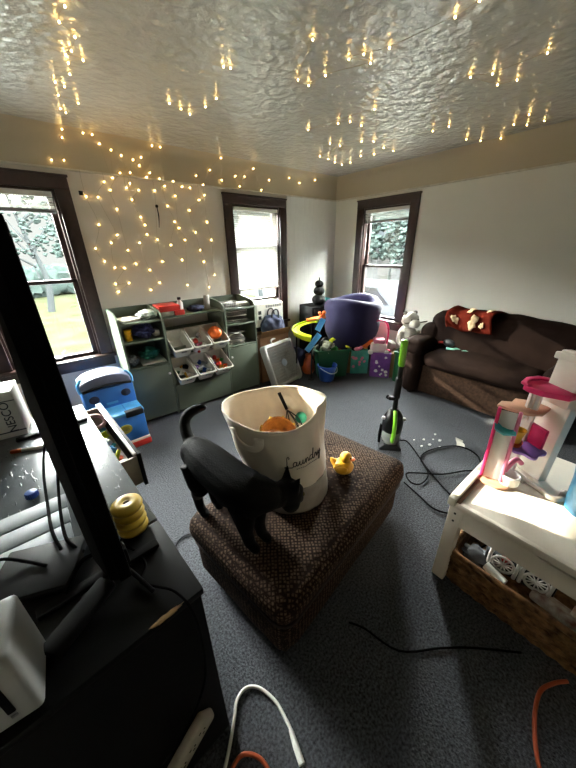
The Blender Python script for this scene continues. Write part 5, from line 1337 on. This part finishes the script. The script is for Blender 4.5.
# small things on the stands
sbx = thing('set_top_box', 'thin black set-top box under the near end of the television', 'set-top box', (-.205, .915, SH), R(-22))
bm = NB(); bb(bm, -.11, .10, -.085, .085, .004, .035, .006); obj('box_body', bm, mat('satin_black_box', '121416', rough=.5, spec=.2), sbx, 40)
bm = NB(); bb(bm, -.105, .095, -.0865, -.084, .012, .028, .002); obj('front_window', bm, BLACKG, sbx, 40)
bm = NB(); bb(bm, -.13, .05, -.028, .028, 0, .03, .01); solo('power_brick', bm, BLACK, 'dark power brick lying between the console and the television foot', 'power brick', (-.10, .725, SH), R(35))
cs = thing('game_console', 'white upright box with a black slot at the lower left', 'console', (-.285, .665, SH), R(-4))
CONS = mat('white_console', 'aeb0ae', rough=.4, var=.03)
bm = NB(); bb(bm, -.09, .075, -.10, .04, 0, .2, .012, 3); obj('shell', bm, CONS, cs, 40)
bm = NB(); bb(bm, .026, .039, -.103, -.095, .045, .155, .002); obj('slot', bm, BLACK, cs, 40)
bm = NB(); bb(bm, .027, .038, -.102, -.097, .028, .036, .001); obj('eject_button', bm, GREYP, cs, 40)
bxn = thing('roaster_box', 'white printed box at the left edge behind the television', 'box', (-.345, 2.02, SH), R(-6))
bm = NB(); bb(bm, -.13, .13, -.09, .09, 0, .25, .004); obj('carton', bm, WHITEP, bxn, 40)
bm = NB()
t = text_mesh('NESCO', .052, .0008)
put(bm, t, TR((.085, -.0915, .115), (PI / 2, -PI / 2, 0)))
obj('lettering', bm, mat('dark_navy_print', '23283a'), bxn, 0)
bm = NB(); bb(bm, -.131, .131, -.0912, -.0902, .03, .036); bb(bm, -.131, .131, -.0912, -.0902, .2, .204); obj('printed_stripe', bm, mat('dark_navy_print', '23283a'), bxn, 0)
mk = thing('marker_pen', 'white marker with orange cap lying on the dresser left of the television', 'marker', (-.22, 1.72, SH + .0085), rot=(0, PI / 2, R(-22)))
bm = NB(); cyl(bm, (0, 0, .02), .0085, .11, seg=14, bev=.002); obj('barrel', bm, WHITEP, mk, 40)
bm = NB(); cyl(bm, (0, 0, -.055), .0095, .045, seg=14, bev=.002); obj('cap', bm, ORANGE, mk, 40)
bm = NB(); cyl(bm, (0, 0, .0125), .02, .025, seg=24, bev=.003); [box(bm, (.0202 * math.cos(2 * PI * k / 20), .0202 * math.sin(2 * PI * k / 20), .012), (.002, .002, .018), (0, 0, 2 * PI * k / 20)) for k in range(20)]
solo('plastic_disc', bm, BLUE, 'small blue plastic disc on the dresser left of the television', 'disc', (-.222, 1.33, SH))
bm = NB(); bb(bm, -.06, .06, -.045, .045, 0, .02, .004); solo('small_box', bm, mat('magenta_card', '8a2a5c', rough=.6), 'small magenta box on the far end of the dresser right of the television', 'box', SP(-.17, 1.46, SH), R(10))
bm = NB(); soft(bm, (0, 0, .07), (.10, .18, .14), .04, wob=.012, wsc=9); solo('grey_bundle', bm, mat('pale_grey_plastic_bag', '7f8790', rough=.5), 'pale grey bundle at the left edge on the dresser below the printed box', 'bundle', (-.39, 1.70, SH), smooth=60)
pb = SP(-.10, 1.47, SH)
# pale strips imitating the cornice reflected in the glossy dresser top
REFLM = mat('reflection_grey', '8d9398', rough=.5, h2='6f767c', scale=7)
for i in range(3):
    y = 1.03 + i * .088
    bm = NB(); bb(bm, -.20, .17, -.041, .041, 0, .012, .002)
    solo('reflection_strip', bm, REFLM, ('pale strip imitating a reflection on the dresser nearest the set-top box', 'middle pale strip of the three imitating a reflection on the dresser', 'pale strip imitating a reflection on the dresser nearest the blue disc')[i], 'reflection_strip', (-.29 + .0, y, SH + .0), R(1.5), 'strips imitating a reflection beside the television')

# cables about the television
def cable(nm, pts, r, m, label, n=6):
    bm = NB(); tube(bm, pts, r, 6, n); return solo(nm, bm, m, label, 'cable', smooth=180)
zc_ = SH + .006
cable('power_cable', [(-.062, 1.9, 1.25), (-.095, 1.78, 1.12), (-.135, 1.62, 1.0), (-.17, 1.42, .93), (-.175, 1.2, SH + .022), (-.165, 1.02, SH + .05), (-.15, .93, SH + .045)], .005, RUBBER, 'black cable hanging behind the television, leftmost of the three')
cable('power_cable', [(-.058, 1.72, 1.22), (-.085, 1.6, 1.1), (-.11, 1.42, .99), (-.135, 1.2, .925), (-.14, 1.05, SH + .03), (-.13, .95, SH + .042), (-.10, .9, SH + .02)], .005, RUBBER, 'black cable hanging behind the television, middle of the three')
cable('power_cable', [(-.055, 1.5, 1.2), (-.075, 1.38, 1.08), (-.085, 1.22, .98), (-.09, 1.08, .92), (-.075, .98, SH + .02), (-.05, .93, SH + .012)], .005, RUBBER, 'black cable hanging behind the television, closest to the panel')
cable('power_cable', [(-.43, .98, SH + .01), (-.36, 1.0, SH + .05), (-.29, .99, SH + .06), (-.235, .95, SH + .045), (-.19, .90, SH + .04)], .005, RUBBER, 'black cable arching over the pale strips at the left edge')
cable('power_cable', [(.0, .86, SH + .006), (.03, .80, SH + .006), (.035, .74, SH + .006), (.01, .70, SH + .006), (.04, .655, SH + .008), (.075, .605, SH + .012), (.095, .552, SH - .02), (.10, .545, .70), (.08, .545, .5), (.0, .545, .35), (-.1, .54, .28), (-.22, .54, .3)], .004, RUBBER, 'thin black cable looping over the chipped cabinet edge')
cable('power_cable', [(-.16, .78, SH + .03), (-.1, .82, SH + .07), (-.04, .80, SH + .06), (.0, .72, SH + .03), (.03, .64, SH + .015)], .006, RUBBER, 'thick black cable lying by the near television foot')
cable('white_cable', [(-.42, .50, .42), (-.30, .50, .40), (-.22, .49, .36), (-.16, .50, .33), (-.10, .505, .24), (-.06, .50, .12), (-.03, .49, .01)], .006, mat('grey_white_cable', 'a6a298', rough=.5), 'grey-white cable crossing the dark cabinet side at the lower left')
ps_ = thing('power_strip', 'cream power strip fixed to the near side of the black cabinet', 'power strip', (.005, .556, .255), rot=(PI / 2, R(-43), R(3.7)))
bm = NB(); bb(bm, -.17, .08, -.034, .034, -.006, .03, .012, 3); obj('strip_body', bm, mat('cream_strip', 'b7ae9c', rough=.45), ps_, 40)
for k in range(4):
    bm = NB(); x = .04 - .055 * k
    for dx, dy, s in ((-.008, .007, (.009, .003, .002)), (-.008, -.007, (.009, .003, .002)), (.008, 0, (.005, .005, .002))): box(bm, (x + dx, dy * 1.2, .0302), s)
    obj('socket', bm, BLACK, ps_, 0)['kind'] = 'stuff'
cw = thing('charging_cable', 'white cable curving over the carpet at the bottom of the photo', 'cable', (0, 0, 0))
bm = NB(); tube(bm, [(.0, .44, .009), (.08, .50, .009), (.155, .575, .009), (.19, .615, .009), (.24, .625, .009), (.285, .59, .009), (.315, .51, .009), (.315, .43, .009), (.312, .40, .009)], .0068, 8, 6); obj('wire', bm, WHITEP, cw, 180)
bm = NB(); tube(bm, [(.312, .405, .011), (.30, .36, .011), (.288, .31, .011)], .0105, 10, 3, radii=[.008, .012, .012]); obj('plug', bm, WHITEP, cw, 60)
ORC = mat('orange_cord', 'a8481c', rough=.6)
cable('extension_cord', [(.04, .44, .009), (.09, .47, .009), (.135, .47, .009), (.175, .425, .009), (.185, .37, .009), (.17, .3, .009)], .0075, ORC, 'orange cord curling on the carpet beside the white cable')
cable('extension_cord', [(.9, -.30, .009), (.96, -.245, .009), (1.08, -.205, .009), (1.2, -.195, .009), (1.28, -.225, .009), (1.335, -.262, .009)], .008, ORC, 'orange cord curving on the dark carpet below the woven basket')
cable('power_cable', [(.22, 1.28, .008), (.225, 1.42, .008), (.26, 1.5, .008), (.33, 1.54, .008), (.43, 1.5, .008)], .005, RUBBER, 'thin black cord on the carpet between the dresser and the ottoman')
bm = NB(); soft(bm, (0, 0, .06), (.09, .12, .12), .04, wob=.01, wsc=12); solo('pale_shoe', bm, mat('pale_grey_cloth', '9a948c', rough=.9), 'pale grey soft object at the right edge below the woven basket', 'cloth', (1.53, -.36, 0), smooth=60)

# ------------------------------------------------------------------ blue toy vehicle by the window
BUSB = mat('toy_bus_blue', '2c6fbe', rough=.4, h2='2a63ab', scale=5)
BUSL = mat('toy_bus_light_blue', '55a6dd', rough=.4)
bs_ = thing('toy_bus', 'blue toy vehicle bench with grey windscreen standing beside the green cabinet', 'toy vehicle', (.30, 2.83, 0), R(1)); bs_.scale = (1, 1, .84)
w = .215
bm = NB(); bb(bm, -w, w, -.02, .52, .0, .075, .012); obj('red_bumper', bm, RED, bs_, 40)
bm = NB(); bb(bm, -w + .003, w - .003, -.012, .1, .075, .1, .005); obj('cream_trim', bm, CREAMP, bs_, 40)
bm = NB(); bb(bm, -w + .005, w - .005, 0, .26, .1, .43, .012); obj('bonnet', bm, BUSB, bs_, 40)
bm = NB(); bb(bm, -w, w, -.008, .25, .43, .465, .01); obj('ledge', bm, BUSL, bs_, 40)
for x in (-.07, .07):
    bm = NB(); bb(bm, x - .003, x + .003, -.01, .245, .464, .468); obj('ledge_groove', bm, BUSB, bs_, 0)
bm = NB(); bb(bm, .05, w - .01, -.014, .04, .40, .475, .008); obj('black_grille', bm, DGREY, bs_, 40)
bm = NB(); lathe(bm, [(.03, 0), (.055, 0), (.055, .012), (.03, .012), (.03, 0)], 28, TR((.02, .0, .27), (PI / 2, 0, 0))); obj('yellow_ring', bm, mat('olive_yellow', 'b0a23a', rough=.5), bs_, 40)
bm = NB(); prism(bm, [(-w, .1), (w, .1), (w, .70), (.15, .705), (-.15, .705), (-w, .70)], .30, TR((0, .22, 0)), .01); obj('cab', bm, BUSB, bs_, 40)
for x in (-.135, .135):
    bm = NB(); cyl(bm, (x, .215, .60), .042, .02, (PI / 2, 0, 0), 28, bev=.004); obj('headlight', bm, NAVY, bs_, 40)
bm = NB(); bb(bm, -.05, .05, .212, .222, .50, .525, .004); obj('light_trim', bm, BUSL, bs_, 60)
ws = [(-w, .0), (-w * .98, .07), (-w * .7, .115), (-w * .35, .135), (0, .142), (w * .35, .135), (w * .7, .115), (w * .98, .07), (w, .0)]
bm = NB(); prism(bm, [(x, z + .70) for x, z in ws], .26, TR((0, .25, 0)), .012); obj('windscreen', bm, mat('grey_lilac_panel', '5f6276', rough=.5, spec=.2), bs_, 50)
bm = NB(); tube(bm, [(-w + .01, .235, .70), (-w * .6, .225, .72), (0, .22, .735), (w * .6, .225, .72), (w - .01, .235, .70)], .017, 8, 4, flat=.9); obj('dark_sill', bm, BLACK, bs_, 60)
for s in (-1, 1):
    bm = NB(); tube(bm, [(s * (w + .005), .26, .69), (s * (w + .008), .28, .77), (s * (w - .03), .3, .83)], .014, 8, 4); obj('light_blue_post', bm, BUSL, bs_, 60)
bm = NB(); bb(bm, -.16, .16, -.09, .10, 0, .08, .006)
solo('flat_box', bm, mat('pale_lilac_box', 'a5a6b8', rough=.6), 'pale box on the window stool behind the toy vehicle', 'box', (-.02, 3.52, .0)) if False else None

# ------------------------------------------------------------------ hooks on the wall
hk = thing('wall_hook', 'small black hook on the wall beside the television window', 'hook', (.59, YW, 2.255))
bm = NB(); bb(bm, -.018, .018, -.012, 0, -.018, .018, .003); tube(bm, [(0, -.01, -.005), (0, -.035, -.012), (0, -.04, .008)], .006, 6, 3); obj('hook_body', bm, BLACK, hk, 40)
hg = thing('hanging_ornament', 'slim dark ornament hanging on the wall among the fairy lights', 'ornament', (1.255, YW - .002, 2.19))
bm = NB(); ball(bm, (0, -.014, 0), .016, seg=12); obj('ornament_top', bm, BLACK, hg, 60)
bm = NB(); tube(bm, [(0, -.012, 0), (.004, -.012, -.09), (-.012, -.012, -.2)], .005, 6, 4, radii=[.004, .007, .003]); obj('tail', bm, DGREY, hg, 60)

# ------------------------------------------------------------------ fairy lights
BULB = mat('warm_bulb', 'ffe2a8', rough=.3, emit='ffcf80', estr=BULB_E)
WIRE = mat('clear_wire', 'b9ae92', rough=.4)
bme = bpy.data.meshes.new('bulb')
b_ = NB(); ball(b_, (0, 0, 0), .0040, (1, 1, 1.25), seg=8); b_.to_mesh(bme); b_.free()
bme.polygons.foreach_set('use_smooth', [True] * len(bme.polygons)); bme.materials.append(BULB)
def strand(label, grp, pts, bulbs_every=None, n=5, wob=.01):
    P = [Vector(p) for p in pts]; base = P[0].copy()
    r = thing('fairy_light_string', label, 'fairy lights', tuple(base), 0, grp)
    bm = NB(); Q = smooth_path([p - base for p in P], n); tube(bm, Q, .0013, 4, 1); obj('wire', bm, WIRE, r, 60)
    return r, base
def bulbs(r, base, pts):
    for p in pts:
        o = bpy.data.objects.new('bulb', bme); COL.objects.link(o); o.parent = r; o.location = Vector(p) - base
YL = YW - .012
WB = WALLB
cols = {}
for x, z in WB: cols.setdefault(round((x - .6) / .155), []).append((x, z))
top_of = []
for k in sorted(cols):
    pts = sorted(cols[k], key=lambda q: -q[1])
    path = [(pts[0][0], YL - .012, ZR + .02)] + [(x, YL - .004, z) for x, z in pts]
    r, b0_ = strand('strand of warm fairy lights hanging down the white wall between the two cabinet-side windows', 'fairy light strands hanging on the wall', path)
    bulbs(r, b0_, [(x, YL - .008, z) for x, z in pts])
fr = sorted(FRB)
groups = [[p for p in fr if p[0] < .8], [p for p in fr if .8 <= p[0] < 1.3], [p for p in fr if 1.3 <= p[0] < 2.15], [p for p in fr if p[0] >= 2.15]]
nm = ['fairy lights draped over the tan frieze above the television window', 'fairy lights bunched on the tan frieze just right of the television window', 'fairy lights swagged along the frieze above the green cabinets', 'fairy lights swagged along the frieze from the lowered blind to the corner']
def fy(z): return YW - .022 - max(0, (z - (ZC - .1)) * .65) 
for g, l in zip(groups, nm):
    path = [(x, fy(min(z, ZC - .03)), min(z, ZC - .03)) for x, z in g]
    r, b0_ = strand(l, None, path); bulbs(r, b0_, [(x, y - .004, z) for x, y, z in path])
ce = CEB
def sector(p):
    x, y = p
    if x < .75: return 0
    if x < 1.6 and y > 1.9: return 1
    if x < 2.1: return 2
    if y < 1.45 and x < 3.0: return 3
    if y > 2.3 and x > 2.6: return 5
    if x > 3.3: return 4
    return 6
lab = ['fairy lights running along the ceiling above the television', 'fairy lights on the ceiling above the green cabinets', 'fairy lights on the middle of the ceiling', 'fairy lights on the ceiling toward the white table side', 'fairy lights on the ceiling along the sofa wall', 'cluster of fairy lights on the ceiling by the far corner', 'fairy lights scattered on the ceiling in front of the corner cluster']
for k in range(7):
    g = [p for p in ce if sector(p) == k]
    if not g: continue
    # greedy order keeps the wire short
    g.sort(key=lambda p: p[1]); order = [g.pop(0)]
    while g:
        q = min(g, key=lambda p: (p[0] - order[-1][0]) ** 2 + (p[1] - order[-1][1]) ** 2); g.remove(q); order.append(q)
    path = [(x, min(y, YW - .09), ZC - .008) for x, y in order]
    r, b0_ = strand(lab[k], None, path, n=3); bulbs(r, b0_, [(x, y, z - .006) for x, y, z in path])

# ------------------------------------------------------------------ camera
cam = bpy.data.cameras.new('camera'); co = bpy.data.objects.new('camera', cam); COL.objects.link(co)
cam.sensor_fit = 'HORIZONTAL'; cam.sensor_width = 36.0; cam.lens = 297.2 / 576 * 36.0; cam.clip_start = 0.02; cam.clip_end = 300
yaw, pitch, roll = R(39.184), R(24.335), R(1.005)
F = Vector((math.sin(yaw) * math.cos(pitch), math.cos(yaw) * math.cos(pitch), -math.sin(pitch)))
r0 = Vector((math.cos(yaw), -math.sin(yaw), 0)); d0 = F.cross(r0)
rr = r0 * math.cos(roll) + d0 * math.sin(roll); dd = -r0 * math.sin(roll) + d0 * math.cos(roll)
co.matrix_world = Matrix.Translation((0, 0, 1.75)) @ Matrix((rr, -dd, -F)).transposed().to_4x4()
SC.camera = co

# ------------------------------------------------------------------ light: daylight through the three windows
wd = bpy.data.worlds.new('sky'); SC.world = wd; wd.use_nodes = True
N, L = wd.node_tree.nodes, wd.node_tree.links
bg = N['Background']
tc = N.new('ShaderNodeTexCoord'); sp = N.new('ShaderNodeSeparateXYZ'); L.new(tc.outputs['Generated'], sp.inputs[0])
cr = N.new('ShaderNodeValToRGB'); cr.color_ramp.interpolation = 'EASE'
e = cr.color_ramp.elements; e[0].position = .10; e[0].color = (SKY_LOW,) * 3 + (1,)
e[1].position = 1.0; e[1].color = (SKY_HIGH * .35,) * 3 + (1,)
for ps, v in ((.22, SKY_HIGH), (.5, SKY_HIGH), (.8, SKY_HIGH * .45)):
    q = e.new(ps); q.color = (v, v, v, 1)
L.new(sp.outputs[2], cr.inputs[0]); L.new(cr.outputs[0], bg.inputs['Strength'])
bg.inputs['Color'].default_value = (0.98, 0.985, 0.95, 1)
for nm, loc, rot in (('portal_1', (W1X, YW + TH + .03, 1.5), (-PI / 2, 0, 0)), ('portal_2', (W2X, YW + TH + .03, 1.5), (-PI / 2, 0, 0)), ('portal_3', (XW + TH + .03, W3Y, 1.5), (0, PI / 2, 0))):
    a = bpy.data.lights.new(nm, 'AREA'); a.shape = 'RECTANGLE'; a.size = 1.6; a.size_y = 1.6; a.cycles.is_portal = True
    ao = bpy.data.objects.new(nm, a); COL.objects.link(ao); ao.location = loc; ao.rotation_euler = rot
s = bpy.data.lights.new('sun', 'SUN'); s.energy = SUN_E; s.angle = R(0.6); s.color = (1, .9, .74)
so = bpy.data.objects.new('sun', s); COL.objects.link(so); so.rotation_euler = Vector((.39, -1.0, -.40)).to_track_quat('-Z', 'Y').to_euler()

SC.view_settings.view_transform = 'Standard'; SC.view_settings.look = 'None'; SC.view_settings.gamma = 1; SC.view_settings.use_curve_mapping = False
SC.view_settings.exposure = EXPO
SC.cycles.use_denoising = True
SC.cycles.max_bounces = 10; SC.cycles.diffuse_bounces = 6; SC.cycles.transparent_max_bounces = 16
SC.cycles.sample_clamp_indirect = 8
